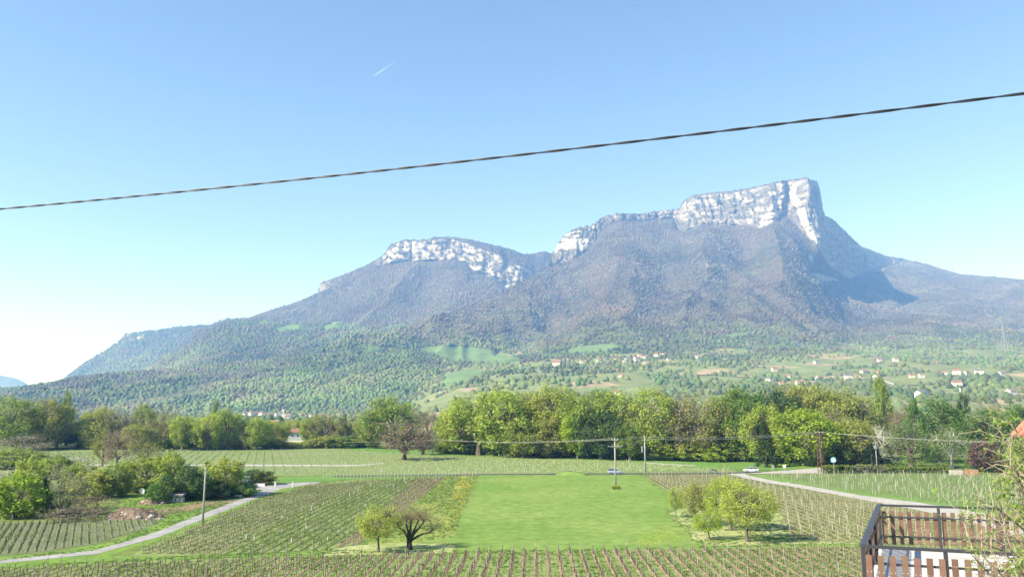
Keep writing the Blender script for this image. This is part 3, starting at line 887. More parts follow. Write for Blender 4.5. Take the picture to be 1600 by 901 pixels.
VPX = 836
vineyard([(-60, 893), (200, 879), (420, 870.5), (700, 862.5), (1000, 858.5), (1345, 853.5), (1500, 853), (1560, 915), (-60, 915)], VPX, 1.45,
         'low bare vine row of the lower vineyard', 'vine rows of the lower vineyard', soil=M_SOIL, soil_w=0.5, plant_gap=0.95, post_gap=5.0, leafy=0.3)
vineyard([(340, 866), (215, 864), (330, 813), (400, 783), (485, 758.5), (600, 748.5), (480, 790), (373, 848)], VPX, 1.45,
         'dense brown vine row beside the left lane', 'vine rows beside the left lane', soil=M_SOIL2, soil_w=0.6, plant_gap=0.9, post_gap=6.0, leafy=0.3, plant_h=0.48)
vineyard([(350, 865), (373, 848), (480, 790), (600, 748.5), (652, 746.5), (525, 856), (430, 864)], VPX, 1.45,
         'young green vine row in the left vineyard', 'young vine rows of the left vineyard', soil=M_ROWG, soil_w=0.5, plant_gap=0.9, post_gap=12.0, leafy=0.9, guards=0.05, plant_h=0.34, skip=0.4)
vineyard([(527, 855), (653, 746.5), (695, 746), (640, 788), (562, 850)], VPX, 1.45,
         'bare vine row behind the gnarled tree', 'vine rows behind the gnarled tree', soil=M_SOIL, soil_w=0.9, plant_gap=1.0, post_gap=8.0, leafy=0.1)
vineyard([(1003, 742.5), (1136, 741), (1196, 755.5), (1277, 769), (1340, 781), (1430, 798), (1500, 814), (1560, 850), (1345, 846.5), (1234, 841), (1219, 800), (1110, 789), (1052, 772)], VPX, 1.5,
         'straw coloured vine row right of the orchard', 'vine rows of the right vineyard', soil=M_SOIL2, soil_w=0.55, plant_gap=1.1, post_gap=5.5, posts=POST_C, leafy=0.3, plant_h=0.42, skip=0.2)
vineyard([(-60, 821), (100, 814), (235, 812), (250, 815), (205, 831), (150, 847), (60, 861), (-60, 871)], 150, 1.0,
         'short vine row below the rubble heap', 'vine rows of the small far left vineyard', soil=M_ROWG, soil_w=0.35, plant_gap=0.7, post_gap=8.0, leafy=0.5, plant_h=0.45, skip=0.25)
vineyard([(1185, 742.5), (1292, 740.5), (1480, 740.5), (1640, 746), (1640, 818), (1500, 792), (1430, 781), (1340, 771), (1240, 751.5)], 330, 1.7,
         'pale staked vine row of the upper right vineyard', 'vine rows of the upper right vineyard', soil=None, plant_gap=1.4, post_gap=6.5, posts=POST_B, leafy=0.4, plant_h=0.5, single_posts=False)

# pale stakes and guards of the far vineyards: thousands, one mass
st = MB()
g = np.random.default_rng(33)
far_poly = [(60, 705), (440, 702), (560, 700), (620, 708), (700, 714), (1000, 722), (1140, 731), (1140, 736), (720, 739.5), (440, 741.5), (430, 729), (60, 729)]
cnt = 0
while cnt < 800:
    x_ = g.uniform(60, 1140); y_ = 701 + 39 * g.random() ** 0.8
    if not in_poly(np.array([x_]), np.array([y_]), far_poly)[0]:
        continue
    p = G(x_, y_)
    w_ = 0.05 if g.random() < 0.55 else 0.11
    h_ = g.uniform(0.9, 1.4) if w_ < 0.1 else g.uniform(0.4, 0.7)
    st.box((p[0], p[1], h_ / 2), (w_, w_, h_))
    cnt += 1
for a, c in lines_in([(700, 741), (440, 744), (440, 746), (700, 743)], VPX, 3.2):
    pass
for i in range(46):
    p = G(505 + i * 5.3, 748.5 - 4.5 * min(1, i / 30))
    st.box((p[0], p[1], 0.7), (0.08, 0.08, 1.4))
tag(st.build('vineyard_stakes', M_WPOST), 'countless small pale stakes and guards in the far vineyards', 'stakes', kind='stuff')
# low rows of far vines as fine relief
fr = MB()
for a, c in lines_in([(80, 706), (440, 703), (560, 702), (690, 712), (1000, 723), (1130, 733), (1000, 736.5), (720, 739), (440, 741), (300, 729.5), (80, 729.5)], 420, 3.0):
    L = float(np.linalg.norm(c - a)); n = max(2, int(L / 6)); 
    for i in range(n):
        q = a + (c - a) * (i + g.random()) / n
        fr.box((q[0], q[1], 0.12), (0.3, 3.5, 0.24), math.atan2(c[1] - a[1], c[0] - a[0]) - math.pi / 2 + g.normal() * 0.03, 0.6)
tag(fr.build('far_vines', mat('far_vine_leaf', (0.155, 0.205, 0.085), rough=0.95, var=0.4, scale=0.4, coords='World', spec=0.03)), 'pale low vine rows of the far vineyards', 'vines', kind='stuff')

# grass tufts: the meadow and the verges, one mass
TUFT = []
def tufts(poly, n, h, seed, keepaway=None):
    g = np.random.default_rng(seed)
    w = np.array([G(x, y)[:2] for x, y in poly]); lo, hi = w.min(0), w.max(0)
    pts = lo + (hi - lo) * g.random((n * 4, 2))
    pts = pts[in_poly(pts[:, 0], pts[:, 1], [tuple(q) for q in w])]
    dens = vn(pts[:, 0] / 4.0, pts[:, 1] / 9.0, seed) + 0.5 * vn(pts[:, 0] / 1.3, pts[:, 1] / 1.3, seed + 1)
    pts = pts[dens > 0.35 + 0.5 * g.random(len(pts))][:n]
    TUFT.append(np.column_stack([pts, np.full(len(pts), h)]))
tufts([(697, 745), (747, 742), (716, 812), (708, 840), (640, 846), (575, 852), (640, 790)], 3000, 0.30, 2)
tufts([(-60, 889), (200, 876.5), (420, 867.5), (700, 860), (1000, 856), (1345, 851.5), (1345, 848), (1092, 851), (1040, 857.5), (700, 865), (520, 858), (330, 866)], 2600, 0.26, 3)
tufts([(-60, 882), (150, 860), (245, 831), (316, 803), (395, 773), (330, 772), (160, 774), (245, 815), (180, 846), (60, 866)], 2600, 0.28, 4)
tufts([(1044, 804), (1092, 850), (1345, 848), (1232, 843), (1217, 800), (1110, 790)], 1500, 0.26, 5)
tufts([(215, 866), (330, 814), (400, 782), (485, 758), (695, 746), (525, 858)], 5200, 0.24, 6)
tufts([(-60, 894), (420, 871), (1000, 859), (1345, 854), (1345, 912), (-60, 912)], 4200, 0.24, 7)
tufts([(1050, 772), (1003, 742), (1136, 741), (1277, 769), (1430, 798), (1480, 846), (1234, 842), (1219, 800), (1110, 789)], 4200, 0.24, 8)
TT = np.concatenate(TUFT); n = len(TT); g = np.random.default_rng(8)
V = np.zeros((n, 3, 3, 3))
for k in range(3):
    a = g.random(n) * 6.283; r = 0.10 + 0.14 * g.random(n); hh = 0.42 * TT[:, 2] * (0.4 + 0.9 * g.random(n))
    cx = TT[:, 0] + g.normal(size=n) * .08; cy = TT[:, 1] + g.normal(size=n) * .08
    V[:, k, 0] = np.stack([cx - r * np.cos(a), cy - r * np.sin(a), np.full(n, 0.03)], -1)
    V[:, k, 1] = np.stack([cx + r * np.cos(a), cy + r * np.sin(a), np.full(n, 0.03)], -1)
    V[:, k, 2] = np.stack([cx + g.normal(size=n) * .16, cy + g.normal(size=n) * .16, 0.03 + hh], -1)
cc = np.array([0.165, 0.26, 0.065]) * (0.75 + 0.5 * g.random((n, 1))); cc[g.random(n) < 0.2] = (0.25, 0.28, 0.11)
M_TUFT = mat('grass_blades', (1, 1, 1), rough=0.9, vcol=True, translucent=0.5, spec=0.05)
tag(link('grass', mesh_np('grass', V.reshape(-1, 3), np.arange(n * 9).reshape(-1, 3), M_TUFT, np.repeat(cc, 9, 0))), 'tufts of spring grass over meadow and verges', 'grass', kind='stuff')
# yellow flowers of the flowering strip
fl = MB(); g = np.random.default_rng(9)
fpoly = [(720, 744), (747, 743), (718, 806), (708, 835), (690, 830), (694, 800)]
fp2 = [(988, 850), (1000, 838), (1020, 830), (1050, 832), (1064, 842), (1058, 850), (1020, 853)]
for poly, n in ((fpoly, 1100), (fp2, 70)):
    w = np.array([G(x, y)[:2] for x, y in poly]); lo, hi = w.min(0), w.max(0)
    pts = lo + (hi - lo) * g.random((n * 5, 2)); pts = pts[in_poly(pts[:, 0], pts[:, 1], [tuple(q) for q in w])]
    pts = pts[vn(pts[:, 0] / 2.2, pts[:, 1] / 6, 5) > 0.2 + 0.6 * g.random(len(pts))][:n]
    for q in pts:
        hh = g.uniform(.15, .3); s_ = g.uniform(.03, .065)
        fl.add([(q[0] - s_, q[1], hh), (q[0], q[1] - s_, hh + .03), (q[0] + s_, q[1], hh), (q[0], q[1] + s_, hh + .03), (q[0], q[1], hh + .1)], [(0, 1, 4), (1, 2, 4), (2, 3, 4), (3, 0, 4)])
tag(fl.build('flowers', mat('yellow_petals', (0.60, 0.46, 0.03), rough=0.7)), 'yellow flowers dotting the grass beside the meadow', 'flowers', kind='stuff')
# ------------------------------------------------------------------ trees and shrubs
M_BARK = mat('bark', (0.17, 0.14, 0.11), rough=0.95, var=0.3, scale=2.0, spec=0.05, obj_rand=0.2)
M_BARKD = mat('dark_bark', (0.075, 0.062, 0.05), rough=0.95, var=0.3, scale=2.0, spec=0.05)
M_BIRCH = mat('pale_bark', (0.48, 0.46, 0.42), rough=0.85, var=0.25, scale=3.0, spec=0.1)
LEAF = {}
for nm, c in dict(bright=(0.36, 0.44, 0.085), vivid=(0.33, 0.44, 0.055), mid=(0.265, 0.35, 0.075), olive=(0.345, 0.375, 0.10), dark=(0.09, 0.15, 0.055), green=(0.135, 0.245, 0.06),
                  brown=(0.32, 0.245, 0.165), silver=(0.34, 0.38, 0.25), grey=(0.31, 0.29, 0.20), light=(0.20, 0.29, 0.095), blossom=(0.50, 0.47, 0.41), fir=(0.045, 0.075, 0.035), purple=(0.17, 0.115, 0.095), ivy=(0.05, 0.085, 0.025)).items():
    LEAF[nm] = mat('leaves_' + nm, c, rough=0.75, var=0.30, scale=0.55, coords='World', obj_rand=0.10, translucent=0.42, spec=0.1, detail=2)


def leaf_mesh(name, C, Rc, nper, size, g, flat=0.0, droop=0.0, up=0.75):
    """quads round clump centres C (n,3) with clump radii Rc"""
    n = len(C)
    d = g.normal(size=(n, nper, 3)); d /= np.linalg.norm(d, axis=-1, keepdims=True)
    r = g.random((n, nper, 1)) ** 0.45
    off = d * r * Rc[:, None, None]
    off[..., 2] *= (1 - flat)
    if droop:
        off[..., 2] -= droop * Rc[:, None] * g.random((n, nper)) * 2.2
        off[..., :2] *= 0.75
    P = (C[:, None] + off).reshape(-1, 3)
    nrm = d.reshape(-1, 3) * 0.7 + g.normal(size=P.shape) * 0.6; nrm[:, 2] += up
    nrm /= np.linalg.norm(nrm, axis=1, keepdims=True)
    t = np.cross(nrm, g.normal(size=P.shape)); t /= np.linalg.norm(t, axis=1, keepdims=True) + 1e-9
    bt = np.cross(nrm, t)
    s = size * (0.6 + 0.8 * g.random((len(P), 1)))
    V = np.stack([P - t * s, P - bt * s * 0.6 + nrm * s * 0.15, P + t * s, P + bt * s * 0.6 + nrm * s * 0.15], 1).reshape(-1, 3)
    Fc = np.arange(len(V)).reshape(-1, 4)
    return mesh_np(name, V, Fc)


def twig_verts(mb, p, q, r0, r1):
    mb.tube([p, q], [r0, r1], 3, False)


def tree_proto(kind, seed, leaf=0.017, nper=60, nclump=70, twig=0, spread=1.0):
    """unit tree: height 1, crown width 1 (scaled per tree). Returns (trunk mesh, crown mesh)"""
    g = np.random.default_rng(seed); rr = random.Random(seed)
    tb = MB()
    if kind == 'poplar':
        cz, rad, rz, base = 0.54, 0.44, 0.46, 0.08
    elif kind == 'bush':
        cz, rad, rz, base = 0.46, 0.46, 0.50, 0.02
    elif kind == 'orchard':
        cz, rad, rz, base = 0.60, 0.45, 0.40, 0.14
    elif kind == 'conifer':
        cz, rad, rz, base = 0.5, 0.45, 0.5, 0.05
    elif kind == 'willow':
        cz, rad, rz, base = 0.54, 0.43, 0.45, 0.08
    else:
        cz, rad, rz, base = 0.52, 0.45, 0.46, 0.10
    C = []
    ph = [rr.random() * 6.28 for _ in range(6)]
    lob = [(g.normal(size=3) * np.array([.5, .5, .45])) for _ in range(7)]
    tries = 0
    while len(C) < nclump and tries < 9000:
        tries += 1
        d = g.normal(size=3); d /= np.linalg.norm(d)
        if kind == 'conifer':
            t = g.random() ** 1.3
            a = g.random() * 6.283
            w = (1 - t) * rad * (0.55 + 0.45 * g.random())
            p = np.array([math.cos(a) * w, math.sin(a) * w, 0.06 + t * 0.90])
        else:
            an = math.atan2(d[1], d[0])
            bumpy = 1 + 0.16 * math.sin(3 * an + ph[0]) + 0.12 * math.sin(5 * an + ph[1] + 3 * d[2]) + 0.13 * math.sin(4 * d[2] + ph[2] + an)
            rr_ = (0.58 + 0.42 * g.random() ** 0.55) * (bumpy if kind == 'sparse' else 1 + (bumpy - 1) * 0.7) * 0.94
            p = np.array([d[0] * rad * rr_, d[1] * rad * rr_, cz + d[2] * rz * rr_])
            if kind == 'poplar':
                k = 1 - max(0, (p[2] - 0.45) / 0.6) ** 1.3 * 0.75
                p[0] *= k; p[1] *= k
            if d[2] < -0.85 and kind not in ('bush', 'willow', 'broad'):
                continue
            # gaps: leave some directions thin
            if vn(np.array([an * 1.6 + ph[3]]), np.array([d[2] * 2.2 + ph[4]]), seed)[0] < (0.24 if kind == 'sparse' else 0.13) and kind not in ('poplar', 'bush'):
                continue
        C.append(p)
    C = np.array(C)
    Rc = (0.072 + 0.055 * g.random(len(C))) * (0.75 if kind == 'poplar' else 1.0)
    if kind == 'poplar':
        Rc *= 1.25
    # trunk and limbs
    top = cz + rz * (0.55 if kind not in ('conifer', 'poplar') else 0.9)
    bend = [(rr.uniform(-.02, .02), rr.uniform(-.02, .02)) for _ in range(6)]
    tr = 0.030 if kind in ('broad', 'sparse', 'willow', 'bare') else (0.026 if kind == 'orchard' else 0.02)
    pts = []; n = 6
    for i in range(n + 1):
        t = i / n
        pts.append((bend[min(i, 5)][0] * i * 0.7, bend[min(i, 5)][1] * i * 0.7, -0.02 + t * (top + 0.02)))
    tb.tube(pts, [tr * (1.5 if i == 0 else 1.0) * (1 - 0.8 * i / n) for i in range(n + 1)], 7)
    nl = {'poplar': 5, 'conifer': 0, 'bush': 7}.get(kind, 9)
    ends = []
    order = list(range(len(C))); rr.shuffle(order)
    for k in range(min(nl, len(order))):
        c = C[order[k]]
        z0 = max(base * 0.8, min(c[2] - 0.10, base + (c[2] - base) * rr.uniform(0.25, 0.55)))
        if kind == 'bush': z0 = 0.02
        f = z0 / max(top, .01) * n; i0 = int(min(n - 1, f))
        p0 = Vector(pts[i0]).lerp(Vector(pts[i0 + 1]), f - i0)
        m1 = p0.lerp(Vector(c), 0.5) + Vector((rr.uniform(-.03, .03), rr.uniform(-.03, .03), rr.uniform(-.01, .05)))
        tb.tube([p0, m1, Vector(c)], [tr * 0.5, tr * 0.3, tr * 0.12], 5, False)
        ends.append((p0, m1, Vector(c)))
    if ends:
        for k in range(nl, len(order)):
            c = Vector(C[order[k]])
            bst = min(ends, key=lambda e_: (e_[1] - c).length + 0.5 * max(0, e_[1].z - c.z))
            s0 = bst[1].lerp(bst[2], rr.uniform(-.3, .5))
            tb.tube([s0, s0.lerp(c, .55) + Vector((rr.uniform(-.015, .015), rr.uniform(-.015, .015), rr.uniform(0, .02))), c], [tr * .2, tr * .13, tr * .06], 3, False)
            if twig:
                for _ in range(twig):
                    dd = Vector((rr.gauss(0, 1), rr.gauss(0, 1), rr.gauss(0.35, 0.8))).normalized()
                    if kind == 'willow': dd.z -= .8
                    q = c + dd * rr.uniform(.05, .13)
                    twig_verts(tb, c + dd * -0.01, q, tr * .055, tr * .022)
                    if twig > 4:
                        q2 = q + Vector((rr.gauss(0, 1), rr.gauss(0, 1), rr.gauss(0.3, 1))) * 0.025
                        twig_verts(tb, c.lerp(q, .6), q2, tr * .035, tr * .018)
    trunk = tb.mesh('trunk', M_BARK)
    crown = None
    if nper:
        crown = leaf_mesh('crown', C, Rc, nper, leaf, g, droop=0.9 if kind == 'willow' else 0.0)
        crown.materials.append(LEAF['mid'])
    return trunk, crown


PROTO = {}
for i in range(4):
    PROTO['broad%d' % i] = tree_proto('broad', 300 + i, 0.0155, 62, 150)
for i in range(3):
    PROTO['sparse%d' % i] = tree_proto('sparse', 320 + i, 0.0135, 26, 100, twig=6)
for i in range(2):
    PROTO['poplar%d' % i] = tree_proto('poplar', 340 + i, 0.020, 60, 60)
    PROTO['willow%d' % i] = tree_proto('willow', 350 + i, 0.013, 60, 80, twig=2)
for i in range(3):
    PROTO['bush%d' % i] = tree_proto('bush', 360 + i, 0.025, 46, 105)
for i in range(2):
    PROTO['sbush%d' % i] = tree_proto('bush', 370 + i, 0.018, 18, 90, twig=6)
PROTO['conifer0'] = tree_proto('conifer', 380, 0.022, 40, 110)
PROTO['bare0'] = tree_proto('bare', 385, 0.01, 0, 80, twig=8)
for i in range(3):
    PROTO['orchard%d' % i] = tree_proto('orchard', 390 + i, 0.0125, 52, 140, twig=3)

TN = {'broad': 'broadleaf_tree', 'sparse': 'half_bare_tree', 'poplar': 'poplar_tree', 'willow': 'weeping_tree', 'bush': 'shrub', 'sbush': 'twiggy_shrub', 'conifer': 'conifer_tree', 'bare': 'bare_tree', 'orchard': 'orchard_tree'}


def plant(kind, x, yb, yt, w, leaf, label, group=None, bark=None, lean=(0, 0), z=0.0):
    key = kind if kind in PROTO else kind + str(int(x * 7 + yb) % len([k for k in PROTO if k[:-1] == kind]))
    p = G(x, yb)
    d = math.hypot(p[1], 0)
    h = (yb - yt) / F * d * 1.02
    wd = w / F * d * 1.12
    kn = key[:-1]
    root = empty(TN[kn], (p[0], p[1], z), random.random() * 6.28)
    root.scale = (wd, wd, h)
    root.rotation_euler[0], root.rotation_euler[1] = lean
    tag(root, label, 'tree' if kn not in ('bush', 'sbush') else 'shrub', group)
    tm, cm = PROTO[key]
    t = link('trunk', tm, root)
    if bark is not None:
        t.material_slots[0].link = 'OBJECT'; t.material_slots[0].material = bark
    if cm is not None:
        c = link('crown', cm, root)
        c.material_slots[0].link = 'OBJECT'; c.material_slots[0].material = LEAF[leaf]
    return root


WOOD = 'trees of the wood across the plain'
SHR = 'shrubs and small trees beside the left lane'
TREES = [
    # left part of the wood
    ('broad', 20, 703, 618, 98, 'mid', 'tall mid green tree rising at the left edge of the photo', WOOD),
    ('broad', 74, 702, 626, 74, 'olive', 'olive rounded tree just left of the left poplar', WOOD),
    ('poplar', 99, 692, 612, 26, 'mid', 'slim poplar standing above the dark trees at left', WOOD),
    ('broad', 54, 700, 654, 62, 'dark', 'dark shaded tree under the olive tree at left', WOOD),  # dark leaf colour stands in for the shadow on this and the next two trees
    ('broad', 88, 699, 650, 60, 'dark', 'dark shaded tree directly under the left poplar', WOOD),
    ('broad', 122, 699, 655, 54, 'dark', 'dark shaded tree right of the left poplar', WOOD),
    ('broad', 152, 701, 636, 62, 'olive', 'yellowish tree next right of the dark shaded trees', WOOD),
    ('sparse', 188, 701, 639, 62, 'grey', 'greyish half bare tree left of the small round green top', WOOD),
    ('broad', 222, 700, 633, 36, 'mid', 'small round green treetop rising over the left wood', WOOD),
    ('broad', 214, 704, 664, 52, 'olive', 'low olive tree behind the brown twiggy tree at left', WOOD),
    ('sparse', 256, 701, 640, 66, 'olive', 'half bare olive tree in the middle of the left wood', WOOD),
    ('broad', 284, 703, 648, 46, 'bright', 'bright green tree with a dark right side, left wood', WOOD),
    ('broad', 303, 703, 660, 36, 'dark', 'narrow dark tree beside the bright green one, left wood', WOOD),
    ('broad', 324, 703, 645, 50, 'bright', 'bright green tree below the thin far poplar', WOOD),
    ('poplar', 334, 690, 625, 17, 'mid', 'thin poplar tip standing over the wood left of the village', WOOD),
    ('broad', 354, 702, 641, 60, 'mid', 'mid green round tree left of the far village', WOOD),
    ('sparse', 384, 702, 656, 46, 'olive', 'olive half bare tree below the far village', WOOD),
    ('broad', 402, 702, 654, 52, 'bright', 'light green tree nearest left of the white house', WOOD),
    ('broad', 428, 699, 660, 36, 'olive', 'small olive tree touching the white house garden', WOOD),
    # scrub by the white house
    ('bush', 428, 699, 682, 20, 'grey', 'grey round shrub left of the white house wall', WOOD),
    ('bush', 452, 700, 690, 40, 'olive', 'low shrub in front of the white house', WOOD),
    ('broad', 487, 697, 652, 42, 'mid', 'green tree just right of the white house', WOOD),
    ('sparse', 512, 698, 644, 84, 'olive', 'wide half bare tree with dark limbs right of the white house', WOOD),
    ('poplar', 536, 697, 650, 16, 'ivy', 'narrow ivy covered trunk in the scrub, taller one', WOOD),
    ('poplar', 547, 697, 661, 12, 'dark', 'narrow dark ivy column in the scrub, shorter one', WOOD),
    ('sparse', 566, 697, 655, 36, 'olive', 'thin half bare tree left of the big round tree', WOOD),
    ('bush', 500, 699, 684, 60, 'mid', 'green thicket under the wide half bare tree', WOOD),
    ('bush', 555, 699, 684, 50, 'green', 'dark green thicket left of the big round tree', WOOD),
    ('broad', 612, 700, 623, 98, 'mid', 'big round green tree behind the brown budding tree', WOOD),
    ('broad', 582, 700, 646, 46, 'mid', 'smaller green tree leaning on the big round tree', WOOD),
    ('sparse', 668, 702, 638, 50, 'grey', 'grey half bare tree with dark limbs right of the big round tree', WOOD),
    ('sparse', 632, 718, 657, 92, 'brown', 'reddish brown budding tree with an ivy trunk on the meadow edge', None),
    ('sparse', 661, 710, 671, 50, 'brown', 'smaller brown budding tree beside the ivy trunked one', None),
    ('bush', 691, 703, 663, 28, 'silver', 'pale silvery shrub at the corner of the main wood', WOOD),
    # main wood
    ('broad', 722, 709, 626, 66, 'bright', 'leftmost bright tree of the main wood beside the silvery shrub', WOOD),
    ('broad', 748, 711, 611, 90, 'bright', 'tall yellow green tree at the left end of the main wood', WOOD),
    ('broad', 792, 713, 608, 92, 'bright', 'tall bright tree in the left half of the main wood', WOOD),
    ('broad', 832, 713, 622, 66, 'olive', 'brownish olive tree between two bright tall trees', WOOD),
    ('broad', 868, 713, 602, 82, 'bright', 'highest bright round tree left of the near pole', WOOD),
    ('broad', 818, 715, 655, 60, 'bright', 'lower green tree at the front of the main wood', WOOD),
    ('broad', 862, 715, 645, 58, 'olive', 'lower brownish tree under the highest bright tree', WOOD),
    ('broad', 902, 716, 640, 54, 'vivid', 'vivid green tree with white blossom beside it', WOOD),
    ('sbush', 909, 700, 632, 26, 'blossom', 'white blossoming tree within the main wood', WOOD),
    ('broad', 924, 715, 608, 84, 'mid', 'tall green tree straight behind the near pole', WOOD),
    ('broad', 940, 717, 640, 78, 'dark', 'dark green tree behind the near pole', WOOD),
    ('broad', 958, 716, 615, 70, 'bright', 'yellow green tree between the two poles', WOOD),
    ('sparse', 987, 717, 622, 46, 'grey', 'greyish bare crown between the two poles', WOOD),
    ('broad', 984, 719, 660, 46, 'mid', 'green lower tree just left of the far pole', WOOD),
    ('broad', 1024, 718, 611, 76, 'bright', 'bright tree rising behind the far pole', WOOD),
    ('sparse', 1062, 719, 614, 74, 'grey', 'grey branching half bare tree right of the far pole', WOOD),
    ('sparse', 1102, 720, 612, 92, 'olive', 'wide olive half bare tree over the bright thicket', WOOD),
    ('sparse', 1082, 720, 640, 76, 'olive', 'lower half bare tree over the bright thicket', WOOD),
    ('broad', 1150, 720, 612, 66, 'mid', 'green tree above the bare earth slope', WOOD),
    ('broad', 1170, 721, 605, 66, 'green', 'deep green tall tree above the white car', WOOD),
    ('broad', 1148, 720, 650, 46, 'green', 'dark green inner tree left of the earth slope', WOOD),
    ('broad', 1194, 724, 636, 54, 'bright', 'light tree between the white car and the vivid tree', WOOD),
    ('conifer', 1198, 729, 662, 46, 'ivy', 'dark low branched tree on the lawn behind the white car', WOOD),
    ('broad', 1218, 720, 612, 58, 'dark', 'dark tree left of the vivid round tree', WOOD),
    ('broad', 1248, 718, 606, 66, 'olive', 'olive tree rising above the vivid round tree', WOOD),
    ('broad', 1280, 717, 601, 84, 'olive', 'broad olive crown behind the rusty pylon', WOOD),
    ('broad', 1262, 727, 638, 92, 'vivid', 'vivid round tree standing on the lawn by the driveway', WOOD),
    ('broad', 1318, 719, 609, 82, 'olive', 'olive tree right of the rusty pylon', WOOD),
    ('sparse', 1306, 724, 640, 62, 'olive', 'half bare olive tree behind the rusty pylon', WOOD),
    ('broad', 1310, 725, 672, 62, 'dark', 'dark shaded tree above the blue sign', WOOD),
    ('sparse', 1346, 720, 622, 56, 'olive', 'half bare tree left of the tall right poplar', WOOD),
    ('broad', 1342, 727, 655, 66, 'olive', 'olive tree behind the hedge and the blue sign', WOOD),
    ('poplar', 1383, 717, 590, 40, 'mid', 'tall broad poplar, highest tree right of centre', WOOD),
    ('sparse', 1408, 720, 632, 46, 'brown', 'brownish half bare tree right of the tall poplar', WOOD),
    ('poplar', 1434, 722, 624, 36, 'green', 'deep green upright tree right of the tall poplar', WOOD),
    ('broad', 1470, 722, 627, 68, 'green', 'deep green rounded tree behind the weeping trees', WOOD),
    ('conifer', 1363, 730, 688, 44, 'fir', 'dark grey green conifer at the hedge behind the small pole', WOOD),
    ('bare', 1382, 730, 666, 46, 'grey', 'bare whitish tree behind the hedge', WOOD),
    ('willow', 1424, 731, 656, 98, 'light', 'wide light green weeping tree behind the hedge', WOOD),
    ('willow', 1487, 731, 664, 66, 'light', 'narrower weeping birch with white trunks beside the brick wall', WOOD),
    ('poplar', 1511, 712, 617, 34, 'dark', 'bluish green poplar at the right, below the villas', WOOD),
    ('broad', 1500, 714, 645, 40, 'mid', 'green tree under the bluish poplar', WOOD),
    ('broad', 1546, 716, 642, 66, 'light', 'pale green tree above the purple brown bush', WOOD),
    ('broad', 1588, 716, 636, 74, 'light', 'pale green tree behind the tiled roof corner', WOOD),
    ('sparse', 1555, 706, 632, 40, 'brown', 'brown half bare tree at the right, below the villas', WOOD),
    ('broad', 1632, 716, 630, 70, 'mid', 'mid green tree cut by the right edge of the photo', WOOD),
    ('bush', 1541, 737, 687, 50, 'purple', 'rounded purple brown twiggy bush by the brick wall', None),
    ('bush', 1570, 738, 700, 48, 'light', 'light shrub between the purple bush and the roof corner', None),
    # thicket along the wood
    ('bush', 1050, 719, 690, 62, 'bright', 'bright thicket right of the far pole, left part', WOOD),
    ('bush', 1086, 720, 691, 56, 'bright', 'bright thicket at the wood edge, middle part', WOOD),
    ('bush', 1120, 721, 694, 50, 'vivid', 'bright thicket left of the bare earth slope', WOOD),
    # shrubs left of the lane
    ('sbush', 26, 716, 683, 84, 'grey', 'grey olive shrub mass at the left photo edge, rear', SHR),
    ('bush', 22, 732, 702, 62, 'mid', 'green shrub below the grey mass at the left edge', SHR),
    ('bush', 47, 770, 716, 46, 'bright', 'tall pale yellow green shrub near the left edge', SHR),
    ('bush', 24, 808, 742, 72, 'vivid', 'large bright shrub in the left corner above the small vineyard', SHR),
    ('conifer', 66, 802, 750, 34, 'fir', 'dark small conifer in the left shrubs', SHR),
    ('sbush', 95, 797, 737, 54, 'grey', 'grey twiggy bush right of the small dark conifer', SHR),
    ('sbush', 104, 804, 768, 72, 'ivy', 'dark low thicket under the grey twiggy bush', SHR),
    ('sbush', 10, 765, 733, 42, 'blossom', 'white flowering shrub at the left photo edge', SHR),
    ('bush', 90, 748, 714, 42, 'mid', 'green shrub under the gravel track at left', SHR),
    ('sbush', 118, 746, 717, 44, 'blossom', 'white flowering shrub by the gravel track', SHR),
    ('bush', 124, 772, 727, 50, 'mid', 'green shrub in the middle of the left thicket', SHR),
    ('sparse', 160, 728, 672, 40, 'bright', 'yellow green slender tree beside the brown twiggy one', SHR),
    ('sparse', 182, 732, 672, 54, 'brown', 'brown twiggy tree rising from the left thicket', SHR),
    ('sparse', 222, 745, 684, 64, 'olive', 'taller yellow olive tree right of the brown twiggy one', SHR),
    ('bush', 148, 778, 738, 52, 'olive', 'olive shrub above the earth heap', SHR),
    ('bush', 172, 776, 730, 44, 'mid', 'green shrub left of the thin leaning tree', SHR),
    ('willow', 193, 775, 728, 36, 'olive', 'thin drooping tree left of the white dish', SHR),
    ('bush', 226, 768, 716, 64, 'mid', 'wide green shrub above the white dish', SHR),
    ('bush', 266, 770, 708, 42, 'bright', 'pointed bright shrub left of the dark holly', SHR),
    ('bush', 247, 785, 758, 36, 'green', 'round green shrub left of the white sheets', SHR),
    ('bush', 290, 781, 733, 52, 'dark', 'dark glossy shrub behind the concrete pole', SHR),
    ('bush', 312, 780, 740, 36, 'green', 'deep green shrub right of the dark glossy one', SHR),
    ('bush', 346, 774, 718, 62, 'bright', 'rounded bright tree right of the concrete pole', SHR),
    ('bush', 330, 779, 752, 44, 'dark', 'dark low shrub under the rounded bright tree', SHR),
    ('bush', 380, 775, 758, 42, 'green', 'low creeping shrub beside the trailer', SHR),
    ('bush', 396, 757, 736, 46, 'dark', 'dark hedge shrub behind the blue tarpaulin', SHR),
    ('bush', 413, 757, 741, 28, 'olive', 'small olive shrub by the gate pillar', SHR),
    ('sbush', 150, 804, 778, 56, 'brown', 'brown bramble beside the earth heap', SHR),
    ('sbush', 112, 812, 796, 70, 'grey', 'grey bramble row above the small vineyard', SHR),
    ('bush', 962, 763.5, 757, 15, 'bright', 'tuft of tall weeds round the foot of the near pole', None),
    # fruit trees on the plain
    ('orchard', 591, 862, 794, 70, 'bright', 'fresh green fruit tree beside the gnarled bare tree', None),
    ('orchard', 1056, 808, 762, 28, 'bright', 'little fruit tree on a straight stem at the meadow corner', 'orchard trees'),
